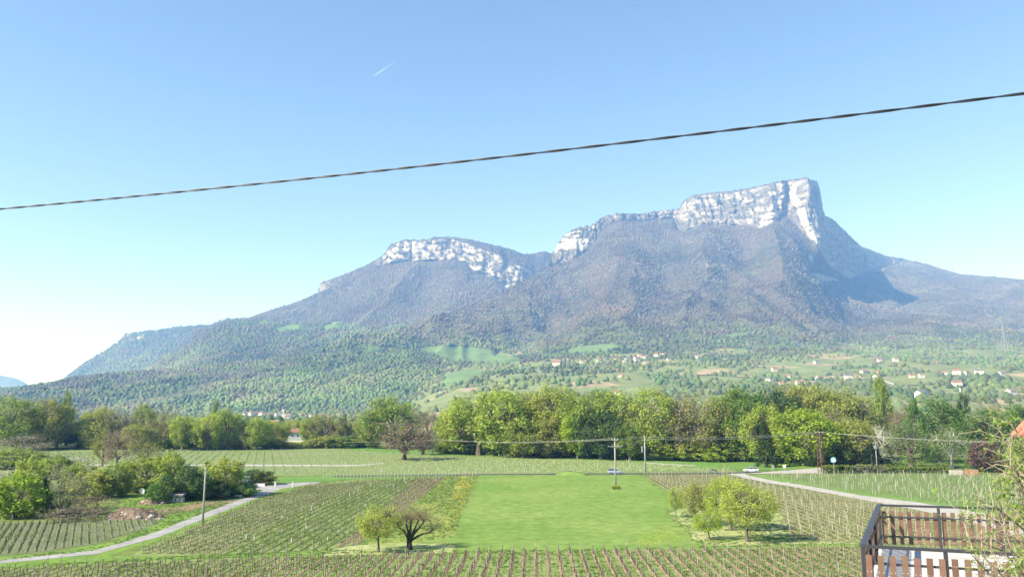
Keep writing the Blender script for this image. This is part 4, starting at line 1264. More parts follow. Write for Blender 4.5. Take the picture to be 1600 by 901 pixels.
    ('orchard', 1088, 820, 757, 54, 'olive', 'olive fruit tree with a leaning stem', 'orchard trees'),
    ('orchard', 1108, 843, 800, 44, 'vivid', 'small bright fruit tree in front of the orchard', 'orchard trees'),
    ('orchard', 1142, 828, 749, 80, 'vivid', 'largest bright fruit tree of the orchard', 'orchard trees'),
    ('orchard', 1168, 846, 758, 88, 'bright', 'fruit tree with a forked trunk at the right of the orchard', 'orchard trees'),
]
for row in TREES:
    kw = {}
    if row[0] == 'bare' or 'birch' in row[6]:
        kw['bark'] = M_BIRCH
    if row[5] == 'brown' and row[1] in (632, 661):
        kw['bark'] = M_BARKD
    row = list(row)
    if row[7] == SHR and row[0] in ('bush', 'sbush'):
        row[4] *= 1.22; row[3] -= 3
    if row[7] == WOOD and row[0] == 'broad' and row[1] > 700:
        row[4] *= 1.22
    plant(*row[:7], group=row[7], **kw)

# shaded rear rows of the wood and the thicket along its foot
g = np.random.default_rng(77)
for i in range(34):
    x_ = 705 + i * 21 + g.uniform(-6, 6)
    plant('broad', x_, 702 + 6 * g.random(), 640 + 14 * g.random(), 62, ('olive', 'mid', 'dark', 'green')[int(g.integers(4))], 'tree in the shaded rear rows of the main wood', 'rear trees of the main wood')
for i in range(18):
    plant('broad', 5 + i * 25 + g.uniform(-6, 6), 694 + 3 * g.random(), 655 + 8 * g.random(), 50, ('olive', 'mid', 'dark')[int(g.integers(3))], 'tree in the rear rows of the left wood', 'rear trees of the left wood')
for i in range(40):
    x_ = 700 + i * 17.2 + g.uniform(-5, 5)
    if 1000 < x_ < 1030 or x_ > 1225 and x_ < 1300:
        continue
    yb = np.interp(x_, [700, 900, 1000, 1150, 1300, 1400], [708, 714, 717, 720, 724, 727])
    plant('bush', x_, yb, yb - 20 - 20 * g.random(), 42 + 16 * g.random(), ('olive', 'mid', 'bright', 'green')[int(g.integers(4))], 'low shrub along the foot of the main wood', 'shrubs along the foot of the main wood')
for i in range(24):
    x_ = 145 + i * 19 + g.uniform(-5, 5)
    if 436 < x_ < 482:
        continue
    yb = np.interp(x_, [100, 440, 600], [702, 700, 699])
    plant('bush', x_, yb, yb - 12 - 10 * g.random(), 34, ('olive', 'mid', 'green')[int(g.integers(3))], 'low shrub along the foot of the left wood', 'shrubs along the foot of the left wood')
# trees of the plain between the wood and the village
for i in range(26):
    x_ = 400 + 190 * g.random()
    plant('broad', x_, 674 + 10 * g.random(), 655 + 6 * g.random(), 26, ('olive', 'mid', 'dark', 'bright')[int(g.integers(4))], 'small distant tree on the plain before the village', 'distant trees before the village')
for i in range(16):
    x_ = 1490 + 130 * g.random()
    plant(('broad', 'sparse')[i % 2], x_, 680 + 10 * g.random(), 640 + 12 * g.random(), 34, ('light', 'mid', 'olive')[int(g.integers(3))], 'distant pale tree below the villas at right', 'distant trees below the villas')

# ---- the gnarled pollard with ivy trunk
px1 = 0.0822
gp = G(640, 858)
root = empty('pollard_tree', (gp[0], gp[1], 0))
tag(root, 'gnarled bare pollard tree with thick dark trunk and knuckled limbs', 'tree')
tb = MB()
def q_(dx, dy, dz=0.0):
    return Vector((dx * px1, dz, dy * px1))
tb.tube([q_(0, -2), q_(-0.5, 6), q_(-1, 14, .1), q_(-1, 20, .1)], [0.52, 0.36, 0.33, 0.30], 10)
limbs = [([q_(-1, 16), q_(-6, 24, -.2), q_(-9, 30, -.4), q_(-17, 35, -.6), q_(-20, 41, -.5)], [.36, .30, .24, .17, .12]),
         ([q_(-1, 18), q_(0, 28, .1), q_(1, 38, .2), q_(2, 45, .1)], [.38, .30, .22, .16]),
         ([q_(1, 16), q_(8, 27, -.3), q_(14, 33, -.5), q_(21, 42, -.6), q_(22, 46, -.6)], [.36, .27, .22, .18, .17]),
         ([q_(2, 14), q_(12, 20, .2), q_(22, 24, .5), q_(31, 25, .6), q_(35, 30, .6)], [.30, .22, .16, .14, .13]),
         ([q_(0, 17), q_(-5, 30, .6), q_(-8, 38, 1.0), q_(-7, 46, 1.2)], [.3, .22, .16, .12]),
         ([q_(1, 17), q_(6, 30, .8), q_(10, 40, 1.4), q_(14, 47, 1.6)], [.3, .2, .15, .11])]
rr = random.Random(3)
knots = []
for pts, rad in limbs:
    tb.tube(pts, [q * 0.62 for q in rad], 8)
    knots.append(pts[-1]); knots.append(pts[-2].lerp(pts[-1], .3))
for k_ in knots:
    r0 = rr.uniform(.10, .15)
    tb.tube([k_ + Vector((0, 0, -r0)), k_, k_ + Vector((0.03, 0, r0))], [r0 * .5, r0, r0 * .4], 6)
tb.build('trunk', M_BARKD, root, smooth=True)
tw = MB()
for k_ in knots:
    for _ in range(34):
        d = Vector((rr.gauss(0, 1), rr.gauss(0, .9), abs(rr.gauss(0.5, .7)))).normalized()
        L = rr.uniform(.8, 2.2)
        m = k_ + d * L * .5 + Vector((0, 0, .05 * L))
        en = k_ + d * L + Vector((rr.gauss(0, .15), rr.gauss(0, .15), .12 * L))
        tw.tube([k_, m, en], [.016, .011, .005], 3, False)
        for _j in range(3):
            s0 = m.lerp(en, rr.random())
            tw.tube([s0, s0 + Vector((rr.gauss(0, .2), rr.gauss(0, .2), rr.uniform(.05, .4)))], [.007, .003], 3, False)
tag(tw.build('twigs', mat('twig_bark', (0.17, 0.125, 0.085), rough=0.9, spec=0.05), root), kind='stuff')
iv = []
for _ in range(90):
    t = rr.random(); s = rr.choice(limbs + [([q_(0, -1), q_(-1, 20)], 0)] * 6)
    i0 = rr.randrange(min(2, len(s[0]) - 1))
    iv.append(s[0][i0].lerp(s[0][i0 + 1], t))
ivm = leaf_mesh('ivy', np.array([tuple(v) for v in iv]), np.full(len(iv), .36), 22, 0.06, np.random.default_rng(2))
ivm.materials.append(LEAF['ivy'])
link('ivy', ivm, root)
# ------------------------------------------------------------------ houses, poles, wires, vehicles and small things
M_WALLW = mat('white_render', (0.62, 0.60, 0.56), rough=0.9, var=0.06, scale=0.6)
M_WALLC = mat('cream_render', (0.56, 0.48, 0.38), rough=0.9, var=0.06, scale=0.6)
M_ROOFR = mat('red_tiles', (0.26, 0.135, 0.095), rough=0.9, var=0.2, scale=1.2)
M_ROOFB = mat('brown_tiles', (0.24, 0.155, 0.115), rough=0.9, var=0.2, scale=1.2)
M_ROOFG = mat('grey_slate', (0.14, 0.14, 0.15), rough=0.8, var=0.2, scale=1.2)
M_GLASS = mat('window_glass', (0.05, 0.06, 0.075), rough=0.12, spec=0.6)
M_WOODD = mat('dark_wood', (0.10, 0.06, 0.04), rough=0.8)
M_CONC = mat('concrete', (0.31, 0.295, 0.27), rough=0.9, var=0.12, scale=1.5)
M_STEEL = mat('galvanised_steel', (0.42, 0.43, 0.44), rough=0.5, metallic=0.5)
M_INS = mat('insulator', (0.55, 0.55, 0.52), rough=0.3)
M_RUST = mat('rusty_steel', (0.15, 0.085, 0.06), rough=0.9, var=0.3, scale=2.0)
M_WHITE = mat('white_paint', (0.78, 0.78, 0.76), rough=0.5)
M_TYRE = mat('tyre_rubber', (0.03, 0.03, 0.03), rough=0.9)


def house_meshes(w, l, h, rh, wm, rm, win=2):
    """walls, gable roof with overhang, windows; ridge along x"""
    wall = MB()
    wall.add([(-w / 2, -l / 2, -1), (w / 2, -l / 2, -1), (w / 2, l / 2, -1), (-w / 2, l / 2, -1), (-w / 2, -l / 2, h), (w / 2, -l / 2, h), (w / 2, l / 2, h), (-w / 2, l / 2, h), (-w / 2, 0, h + rh), (w / 2, 0, h + rh)],
             [(0, 1, 5, 4), (2, 3, 7, 6), (1, 2, 6, 9, 5), (3, 0, 4, 8, 7)])
    o = 0.55; k = rh / (l / 2); t = 0.22
    roof = MB()
    for s in (-1, 1):
        a = [(-w / 2 - o, s * (l / 2 + o), h - k * o + 0.05), (w / 2 + o, s * (l / 2 + o), h - k * o + 0.05), (w / 2 + o, 0, h + rh + 0.05), (-w / 2 - o, 0, h + rh + 0.05)]
        b_ = [(x, y, z + t) for x, y, z in a]
        roof.add(a + b_, [(0, 1, 2, 3), (4, 5, 6, 7), (0, 1, 5, 4), (1, 2, 6, 5), (3, 0, 4, 7)])
    wins = []
    for i in range(win):
        x = -w / 2 + w * (i + 0.7) / (win + 0.4)
        wins.append(((x, -l / 2 - 0.02, h * 0.58), (0.95, 0.06, 1.25)))
    return wall.mesh('wall', wm), roof.mesh('roof', rm), wins


def make_house(loc, rz, w, l, h, rh, wm, rm, label, group=None, win=2, chimney=True, name='house', cat='house', cache={}):
    key = (w, l, h, rh, wm.name, rm.name, win)
    if key not in cache:
        cache[key] = house_meshes(w, l, h, rh, wm, rm, win)
    wme, rme, wins = cache[key]
    root = empty(name, loc, rz)
    tag(root, label, cat, group)
    link('wall', wme, root)
    r_ = link('roof', rme, root)
    if chimney:
        MB().box((w * 0.22, l * 0.12, h + rh + 0.1), (0.55, 0.55, 1.3)).build('chimney', wm, r_)
    for c, d in wins:
        f = MB().box(c, (d[0] + 0.25, 0.05, d[2] + 0.25)).build('window', M_WOODD if rm is M_ROOFB else M_WHITE, root)
        MB().box((c[0], c[1] - 0.035, c[2]), d).build('pane', M_GLASS, f)
    return root


_fx, _fy = to_px(FOOT)
_fd = FOOT[..., 1]


def on_foot(x, y):
    """visible point of the foothill surface at a pixel"""
    m = (np.abs(_fx - x) < 4.5) & (np.abs(_fy - y) < 3.0)
    if not m.any():
        m = (np.abs(_fx - x) < 9) & (np.abs(_fy - y) < 8)
    i = np.argmin(np.where(m, _fd, 1e9))
    return FOOT.reshape(-1, 3)[i]


HAM = 'small pale houses of the hamlet under the mountain'
VIL = 'villas scattered on the right hand slope'
hrng = random.Random(21)
small = [(872, 570, 13), (906, 564, 7), (916, 553, 8), (936, 562, 7), (964, 560, 6), (984, 560, 7), (994, 561, 9), (1006, 557, 8), (1014, 566, 10), (1025, 554, 6), (1037, 553, 7), (1055, 556, 6), (1002, 554, 6), (976, 564, 6), (1046, 560, 6)]
for i, (x, y, w) in enumerate(small):
    p = on_foot(x, y); s = w / F * p[1]
    W = (9, 11, 13)[i % 3]
    hs = make_house((p[0], p[1], p[2]), hrng.uniform(-.5, .5), W, 8, 5, 2.4, M_WALLW if i % 4 else M_WALLC, (M_ROOFB, M_ROOFR, M_ROOFG)[i % 3], 'tiny pale house in the hamlet above the highest bright tree of the wood', HAM, win=0, chimney=False)
    k = max(0.8, s / W); hs.scale = (k, k, k)
big = [
    (1091, 557, 15, 'C', 'B', 'broad tan roofed farmhouse on the slope left of the first right pylon'),
    (973, 586, 8, 'C', 'R', 'small tan house on the ploughed field under the two thin pylons'),
    (968, 614, 9, 'W', 'R', 'small white house just above the wood between the poles'),
    (1089, 585, 8, 'W', 'B', 'lone little house at the start of the pale slope road'),
    (1246, 560, 7, 'W', 'B', 'tiny white house high on the slope left of the paired pylons'),
    (1279, 565, 8, 'W', 'G', 'tiny house among trees below the paired pylons, left one'),
    (1212, 577, 9, 'C', 'B', 'ochre house in the vines above the red roofed pair'),
    (1234, 588, 12, 'C', 'R', 'low red roofed house of the pair, upper one'),
    (1223, 599, 8, 'C', 'R', 'low red roofed house of the pair, lower one'),
    (1252, 598, 17, 'W', 'B', 'wide white house right of the red roofed pair'),
    (1201, 593, 8, 'W', 'G', 'small grey roofed house left of the red roofed pair'),
    (1281, 590, 12, 'C', 'R', 'house with a long low wall left of the white gabled one'),
    (1321, 589, 12, 'W', 'G', 'white gabled house at the left end of the row of villas'),
    (1337, 589, 9, 'W', 'B', 'second white villa of the left row'),
    (1349, 582, 15, 'C', 'B', 'tan roofed long house above the left row of villas'),
    (1366, 581, 8, 'C', 'R', 'small tan house behind the left row of villas'),
    (1366, 590, 11, 'W', 'B', 'last villa of the left row, beside a dark tree'),
    (1373, 562, 9, 'W', 'G', 'white house directly under the left one of the paired pylons'),
    (1399, 562, 10, 'W', 'B', 'white house directly under the right one of the paired pylons'),
    (1424, 587, 9, 'C', 'R', 'little orange house alone above the tall poplar'),
    (1444, 587, 9, 'W', 'B', 'little white house right of the orange one'),
    (1475, 583, 12, 'W', 'B', 'white house with steep gable on the right ridge'),
    (1496, 582, 14, 'W', 'R', 'red roofed white villa on the right ridge'),
    (1510, 582, 9, 'W', 'R', 'smaller red roofed villa beside the large one on the ridge'),
    (1531, 582, 15, 'W', 'G', 'white villa with a grey roof behind dark trees'),
    (1567, 583, 12, 'W', 'B', 'pale villa at the right end of the ridge'),
    (1491, 601, 17, 'W', 'R', 'orange roofed villa in a garden of dark trees'),
    (1501, 608, 13, 'W', 'G', 'grey roofed annex in front of the orange roofed villa'),
    (1444, 618, 21, 'W', 'G', 'large white house with dark roof beside the slope road'),
    (1503, 620, 15, 'C', 'R', 'yellow house with red roof above the bluish poplar'),
    (1581, 614, 16, 'W', 'B', 'long white house near the right edge'),
    (1600, 608, 15, 'W', 'R', 'red roofed house cut by the right edge of the photo'),
]
for i, (x, y, w, wm, rm, lab) in enumerate(big):
    p = on_foot(x, y); s = w / F * p[1]
    W = 12 if w > 11 else 9
    hs = make_house((p[0], p[1], p[2]), hrng.uniform(-.55, .55), W, 8.5 if W == 12 else 7.5, 4.6 if i % 2 else 5.6, 2.3, M_WALLW if wm == 'W' else M_WALLC, {'R': M_ROOFR, 'B': M_ROOFB, 'G': M_ROOFG}[rm], lab, VIL, win=3 if w > 11 else 2)
    k = min(1.4, max(0.7, 0.85 * s / W)); hs.scale = (k, k, k)
# far village on the plain at the foot of the wooded hill
for i in range(44):
    x = 372 + 190 * (hrng.random() ** 1.1); y = 647 + 5 * hrng.random() - 3 * (x < 440)
    d = 1500 + 350 * hrng.random()
    q = at(x, y, d)
    W = (9, 11, 13)[i % 3]
    hs = make_house((q[0], q[1], max(-1, q[2] - 4)), hrng.uniform(-.7, .7), W, 8, 5, 2.4, M_WALLW if i % 5 else M_WALLC, (M_ROOFB, M_ROOFG, M_ROOFG, M_ROOFB)[i % 4], 'tiny pale house in the far village at the foot of the wooded hill', 'houses of the far village', win=0, chimney=False)
    hs.scale = (0.9, 0.9, 0.9)
q = at(442, 650, 1600)
ch = empty('church', (q[0], q[1], 0)); tag(ch, 'little church with a pale steeple in the far village', 'church')
MB().box((0, 0, 9), (5, 5, 20)).build('tower', M_WALLW, ch)
MB().box((0, 0, 23), (5.4, 5.4, 8), 0, 0.03).build('spire', M_ROOFG, ch)
MB().box((9, 0, 4), (14, 8, 10)).build('nave', M_WALLC, ch)
# white house with red roof in the gap of the wood
p = G(457, 687)
make_house((p[0], p[1], 0), 0.25, 10.5, 8.5, 4.6, 1.9, M_WALLW, M_ROOFR, 'white house with a red roof in the gap of the wood', win=3)
gw = empty('garden_wall', G(455, 690)); tag(gw, 'long low white wall in front of the white red roofed house', 'wall')
MB().box((0, 0, 0.5), (22, 0.3, 1.1)).build('wall_panel', M_WALLW, gw)
MB().box((0, 0, 1.09), (22.2, 0.45, 0.08)).build('coping', M_CONC, gw)
for i, (x, y, lab) in enumerate([(676, 681, 'small tan house glimpsed between the grey bare trees'), (470, 671, 'grey roofed house behind the white red roofed house'), (430, 668, 'brown roofed house left behind the white red roofed house')]):
    p = G(x, y)
    make_house((p[0], p[1], 0), 0.3 - 0.4 * i, 11, 9, 5, 2.6, M_WALLC if i != 1 else M_WALLW, (M_ROOFB, M_ROOFG, M_ROOFB)[i], lab, win=2)

# pale road on the right slope, laid on the hill
def slope_road(label, pts, w):
    P3 = []
    for i in range(len(pts) - 1):
        for k in range(8):
            t = k / 8
            P3.append(on_foot(pts[i][0] * (1 - t) + pts[i + 1][0] * t, pts[i][1] * (1 - t) + pts[i + 1][1] * t))
    P3 = np.array(P3)
    for _ in range(6):
        P3[1:-1] = (P3[:-2] + 2 * P3[1:-1] + P3[2:]) / 4
    V = []
    for i, q in enumerate(P3):
        V += [(q[0], q[1] - w, q[2] + 1.2), (q[0], q[1] + w, q[2] + 1.6)]
    me = bpy.data.meshes.new('road'); me.from_pydata(V, [], [(2 * i, 2 * i + 2, 2 * i + 3, 2 * i + 1) for i in range(len(P3) - 1)])
    me.materials.append(M_LANE); me.update()
    tag(link('road', me), label, kind='structure')
slope_road('pale road running down the slope to the large white house', [(1392, 604), (1420, 608), (1455, 612), (1490, 614), (1520, 614)], 9)
slope_road('pale farm road across the slope beside the lone little house', [(1085, 584), (1115, 583), (1150, 586), (1175, 588)], 7)
slope_road('short pale bend of road on the right slope', [(1380, 592), (1400, 600), (1430, 599), (1470, 596)], 6)

# lattice pylons of the far power line
def lattice(h):
    b_ = MB(); r = 0.22
    def half(t): return 3.6 * (1 - t) + 0.7 * t if t < 0.6 else 1.44 * (1 - (t - .6) / .4) + .55 * (t - .6) / .4
    lv = [0, .18, .34, .48, .6, .72, .84, 1.0]
    for sx in (-1, 1):
        for sy in (-1, 1):
            b_.tube([(sx * half(t), sy * half(t), t * h) for t in lv], r, 4)
    for i in range(len(lv) - 1):
        a, c = half(lv[i]), half(lv[i + 1]); z0, z1 = lv[i] * h, lv[i + 1] * h
        for sy in (-1, 1):
            b_.tube([(-a, sy * a, z0), (c, sy * c, z1)], r * .6, 3); b_.tube([(a, sy * a, z0), (-c, sy * c, z1)], r * .6, 3)
    for t, w in ((.72, 7.5), (.84, 9.5), (.97, 6.0)):
        for s in (-1, 1):
            b_.tube([(0, 0, t * h + .8), (s * w, 0, t * h)], [r, r * .5], 4); b_.tube([(0, 0, t * h - .5), (s * w, 0, t * h)], [r, r * .5], 4)
    return b_.mesh('frame', M_STEEL)
LT = lattice(40)
for x, yb, yt, lab in [(1178, 549, 528, 'lattice pylon standing alone left on the mountain foot'), (1367, 556, 532, 'left one of the paired lattice pylons'), (1403, 558, 535, 'right one of the paired lattice pylons'), (1572, 546, 505, 'lattice pylon at the far right under the woods'),
                       (945, 580, 557, 'taller thin pylon above the ploughed field'), (984, 583, 561, 'shorter thin pylon above the ploughed field')]:
    p = on_foot(x, yb)
    o = empty('lattice_pylon', (p[0], p[1], p[2] - 0.5), 0.4); tag(o, lab, 'pylon', 'far lattice pylons')
    k = (yb - yt) / F * p[1] / 40; o.scale = (k, k, k)
    link('frame', LT, o)

# utility poles near the meadow
def utility_pole(x, yb, yt, r0, r1, label, arms, m=M_CONC):
    p = G(x, yb); h = (yb - yt) / F * p[1]
    o = empty('utility_pole', (p[0], p[1], 0)); tag(o, label, 'utility pole')
    MB().tube([(0, 0, -.3), (0, 0, h * .5), (0, 0, h)], [r0, (r0 + r1) / 2, r1], 8).build('shaft', m, o, smooth=True)
    for (dz, w, kind) in arms:
        z = h - dz
        a = MB().box((0, -r1 - .06, z), (w, .1, .12)).build('crossarm', M_STEEL, o)
        if kind == 'up':
            for s in (-1, 0, 1):
                MB().tube([(s * w * .46, -r1 - .06, z + .06), (s * w * .46, -r1 - .06, z + .16), (s * w * .46, -r1 - .06, z + .34), (s * w * .46, -r1 - .06, z + .42)], [.03, .09, .08, .03], 8).build('insulator', M_INS, a)
        else:
            for s in (-1, -.33, .33, 1):
                MB().tube([(s * w * .46, -r1 - .06, z + .06), (s * w * .46, -r1 - .06, z + .2)], [.05, .06], 8).build('insulator', M_INS, a)
    return o, p, h
p1o, p1p, p1h = utility_pole(962, 760.5, 688.5, .23, .15, 'near concrete utility pole standing in the meadow', [(.25, 1.5, 'up'), (1.75, 3.4, 'flat')])
p2o, p2p, p2h = utility_pole(1008.5, 737, 683.5, .24, .16, 'far concrete utility pole at the corner of the right vineyard', [(1.1, 1.7, 'flat')])
br = MB()
for s in (0, .35, .7):
    br.tube([(-.75 - s * .3, -.1, p2h - 3.0), (-.75 - s * .3, -.1, p2h - 4.6)], .07, 6)
br.box((-.6, 0, p2h - 3.0), (1.4, .1, .1)).build('fuse_bracket', M_STEEL, p2o)
p3o, p3p, p3h = utility_pole(316.5, 818.5, 733.5, .2, .12, 'tall concrete utility pole beside the left lane', [])
lamp = MB(); lamp.tube([(0, 0, p3h - .3), (.1, -.4, p3h + .1), (.2, -.9, p3h + .15)], [.04, .04, .09], 6).build('lamp_arm', M_STEEL, p3o)
MB().box((0, -.16, p3h - .3), (.34, .1, .3)).build('bracket', M_STEEL, p3o)
p4o, p4p, p4h = utility_pole(1371, 738.5, 691, .16, .11, 'small pale pole with a grey box in front of the hedge', [(.4, 1.6, 'flat')])
MB().box((-.28, -.25, p4h - 1.7), (.55, .45, .8)).build('transformer_box', M_STEEL, p4o)
q = G(194.5, 777); o = empty('garden_pole', q); tag(o, 'thin dark pole standing in the grass left of the white dish', 'pole')
MB().tube([(0, 0, -.2), (0, 0, 2), (0, 0, 4.6)], [.06, .05, .04], 6).build('shaft', M_WOODD, o)
# rusty lattice pylon at the driveway
q = G(1284, 738.5); o = empty('rusty_pylon', q, 0.5); tag(o, 'rusty brown lattice pylon at the end of the driveway', 'pylon')
hh = (738.5 - 679) / F * q[1]
ry = MB()
for sx in (-1, 1):
    for sy in (-1, 1):
        ry.tube([(sx * .72, sy * .72, -.2), (sx * .5, sy * .5, hh)], .09, 4)
nb = 9
for i in range(nb):
    z0, z1 = hh * i / nb, hh * (i + 1) / nb
    for s in (-1, 1):
        w0 = .72 - .22 * i / nb; w1 = .72 - .22 * (i + 1) / nb
        ry.tube([(-w0, s * w0, z0), (w1, s * w1, z1)], .05, 3); ry.tube([(s * w0, w0, z0), (s * w1, -w1, z1)], .05, 3); ry.tube([(w0, s * w0, z0), (-w1, s * w1, z1)], .04, 3)
ry.build('frame', M_RUST, o)
ra = MB().box((0, 0, hh + .05), (3.2, .16, .16)).build('crossarm', M_RUST, o)
for s in (-1, 0, 1):
    MB().tube([(s * 1.4, 0, hh + .12), (s * 1.4, 0, hh + .5)], [.09, .06], 8).build('insulator', M_INS, ra)
ivm2 = leaf_mesh('ivy', np.array([(0, 0, hh * t) for t in np.linspace(0.35, 0.95, 12)]), np.full(12, .75), 26, .12, np.random.default_rng(4)); ivm2.materials.append(LEAF['grey'])
link('ivy', ivm2, o)
PY = (q[0], q[1], hh + .5)
# wires between them
M_CABLE = mat('pale_wire', (0.50, 0.50, 0.47), rough=0.6)
def wire(label, a, c, sag, r=.022, group='wires of the pole line'):
    a = Vector(a); c = Vector(c); pts = []
    for i in range(25):
        t = i / 24; p = a.lerp(c, t); p.z -= sag * 4 * t * (1 - t); pts.append(p)
    o = MB().tube(pts, r, 5).build('power_wire', M_CABLE); tag(o, label, 'wire', group)
t1 = (p1p[0], p1p[1] - .2, p1h + .1); t2 = (p2p[0], p2p[1] - .2, p2h - .1)
L1 = at(690, 686, 300); L2 = at(472, 688, 430)
for dx, dz, w1 in ((-.65, 0, 'upper'), (.65, -.22, 'lower')):
    wire(f'{w1} wire between the near and the far utility pole', (t1[0] + dx, t1[1], t1[2] + dz), (t2[0] + dx, t2[1], t2[2] + dz), .15)
    wire(f'{w1} wire from the near pole toward the left wood', (t1[0] + dx, t1[1], t1[2] + dz), (L1[0], L1[1], L1[2] + dz), .9)
    wire(f'{w1} wire from the far pole to the rusty pylon', (t2[0] + dx, t2[1], t2[2] + dz * 3), (PY[0] + dx * 2, PY[1], PY[2] + dz), .9)
    e_ = at(1660, 690, 200)
    wire(f'{w1} wire from the rusty pylon to the right edge', (PY[0] + dx * 2, PY[1], PY[2] + dz), (e_[0], e_[1], e_[2] + dz * 1.5), .8)
wire('single wire passing before the white red roofed house', L1, L2, .9)
wire('low thin wire between the crossarms of the two poles', (p1p[0], p1p[1] - .2, p1h - 1.6), (p2p[0], p2p[1] - .2, p2h - 1.2), .2, .02)

# ---- vehicles
def make_car(name, loc, rz, paint, label, estate=False):
    """body lofted along its length (x forward), separate glass, wheels and lights"""
    root = empty(name, loc, rz); tag(root, label, 'car')
    W = .86
    # stations: x, sill z, belt z, half width
    st_ = [(-2.08, .42, .78, .70), (-2.0, .30, .92, .80), (-1.3, .24, .95, .86), (0, .22, .93, .87), (.9, .22, .90, .87), (1.5, .24, .82, .85), (1.95, .30, .70, .78), (2.12, .40, .60, .66)]
    V = []; Fc = []
    for x, z0, z1, hw in st_:
        V += [(x, -hw * .92, z0), (x, -hw, (z0 + z1) / 2), (x, -hw * .95, z1), (x, hw * .95, z1), (x, hw, (z0 + z1) / 2), (x, hw * .92, z0)]
    for i in range(len(st_) - 1):
        for k in range(6):
            k1 = (k + 1) % 6
            Fc.append((i * 6 + k, i * 6 + k1, (i + 1) * 6 + k1, (i + 1) * 6 + k))
    Fc += [tuple(reversed(range(6))), tuple(range(len(V) - 6, len(V)))]
    body = MB().add(V, Fc).build('body', paint, root)
    xr = -1.85 if estate else -1.55
    cab = [(-2.0 if estate else -1.95, .92, .74), (xr, 1.40, .58), (-.2, 1.47, .60), (.35, 1.42, .58), (1.15, .90, .74)]
    V = []; Fc = []
    for x, z, hw in cab: V += [(x, -hw, z), (x, hw, z)]
    nC = len(cab)
    base_i = len(V)
    for x, z, hw in cab: V += [(x, -.80, .90), (x, .80, .90)]
    roof = MB().add([(x, s * hw * 1.02, z + .012) for x, z, hw in cab[1:4] for s in (-1, 1)], [(0, 1, 3, 2), (2, 3, 5, 4)])
    for i in range(nC - 1):
        Fc.append((2 * i, 2 * i + 1, 2 * i + 3, 2 * i + 2))
        Fc.append((2 * i, 2 * i + 2, base_i + 2 * i + 2, base_i + 2 * i)); Fc.append((2 * i + 1, base_i + 2 * i + 1, base_i + 2 * i + 3, 2 * i + 3))
    MB().add(V, Fc).build('windows', M_GLASS, root)
    roof.build('roof', paint, root)
    pil = MB()
    for x, z, hw in ((xr, 1.40, .58), (-.45, 1.46, .6), (.35, 1.42, .58)):
        for s in (-1, 1):
            pil.tube([(x, s * (hw + .01), z), (x + (.7 if x > 0 else (-.12 if x < -1 else 0)), s * .80, .92)], .04, 4)
    pil.build('pillars', paint, root)
    for x in (-1.32, 1.36):
        for s in (-1, 1):
            w = MB().tube([(x, s * .66, .31), (x, s * .87, .31)], .31, 14).build('wheel', M_TYRE, root)
            MB().tube([(x, s * .865, .31), (x, s * .885, .31)], .19, 10).build('rim', M_STEEL, w)
    for s in (-1, 1):
        MB().box((2.02, s * .55, .62), (.12, .3, .14)).build('headlight', M_INS, root)
        MB().box((-2.03, s * .62, .74), (.1, .16, .2)).build('tail_light', mat('red_lens', (.4, .02, .02), rough=.3), root)
    return root
q = G(1173.5, 737.2); make_car('parked_car', (q[0], q[1], .05), math.pi, mat('white_car_paint', (.72, .73, .74), rough=.25, spec=.5), 'white car waiting on the road by the lane junction')
q = G(961, 740); make_car('moving_car', (q[0], q[1], .05), 0.02, mat('silver_blue_paint', (.36, .43, .53), rough=.25, spec=.5), 'silver blue estate car passing behind the near pole', True)
q = G(893, 740.2); make_car('moving_car', (q[0], q[1], -.55), 0.02, mat('dark_grey_paint', (.22, .26, .32), rough=.25, spec=.5), 'car hidden up to its roof by the meadow edge')
# grass bank that hides the low car
bk_ = MB(); V = []; Fc = []
for i in range(25):
    t = i / 24; c = G(868 + 48 * t, 741.8); hgt = 1.05 * math.sin(math.pi * t) ** .6
    for dy, kk in ((-2.2, 0), (-1.0, .8), (0, 1), (1.0, 0)):
        V.append((c[0], c[1] + dy, .03 + hgt * kk))
for i in range(24):
    for k in range(3):
        Fc.append((i * 4 + k, i * 4 + 4 + k, i * 4 + 5 + k, i * 4 + 1 + k))
bk_.add(V, Fc); tag(bk_.build('grass_bank', M_MEADOW, smooth=True), 'low grass bank at the far edge of the meadow', kind='structure')
# motorbike
q = G(1115, 738.6); mo = empty('motorbike', (q[0], q[1], .05), math.pi); tag(mo, 'dark motorbike on the road left of the junction post', 'motorbike')
M_BLK = mat('black_paint', (.035, .035, .04), rough=.4)
for x in (-.7, .72):
    ang = [(x + .32 * math.cos(a), 0, .32 + .32 * math.sin(a)) for a in [i * math.pi / 8 for i in range(17)]]
    w = MB().tube(ang, .07, 6, False).build('wheel', M_TYRE, mo)
    MB().tube([(x, -.05, .32), (x, .05, .32)], .2, 10).build('rim', M_STEEL, w)
MB().tube([(-.35, 0, .75), (0, 0, .92), (.35, 0, .95), (.45, 0, .85)], [.12, .2, .19, .08], 8).build('tank', M_BLK, mo)
MB().tube([(-.95, 0, .86), (-.6, 0, .80), (-.1, 0, .80)], [.08, .14, .12], 8).build('seat', M_BLK, mo)
MB().tube([(.72, .09, .32), (.5, .09, .95), (.46, .3, 1.06)], .035, 6).tube([(.72, -.09, .32), (.5, -.09, .95), (.46, -.3, 1.06)], .035, 6).build('fork', M_STEEL, mo)
MB().box((0, 0, .48), (.55, .3, .4)).build('engine', M_STEEL, mo)
MB().box((.58, 0, .98), (.2, .26, .24)).build('headlamp', M_BLK, mo)

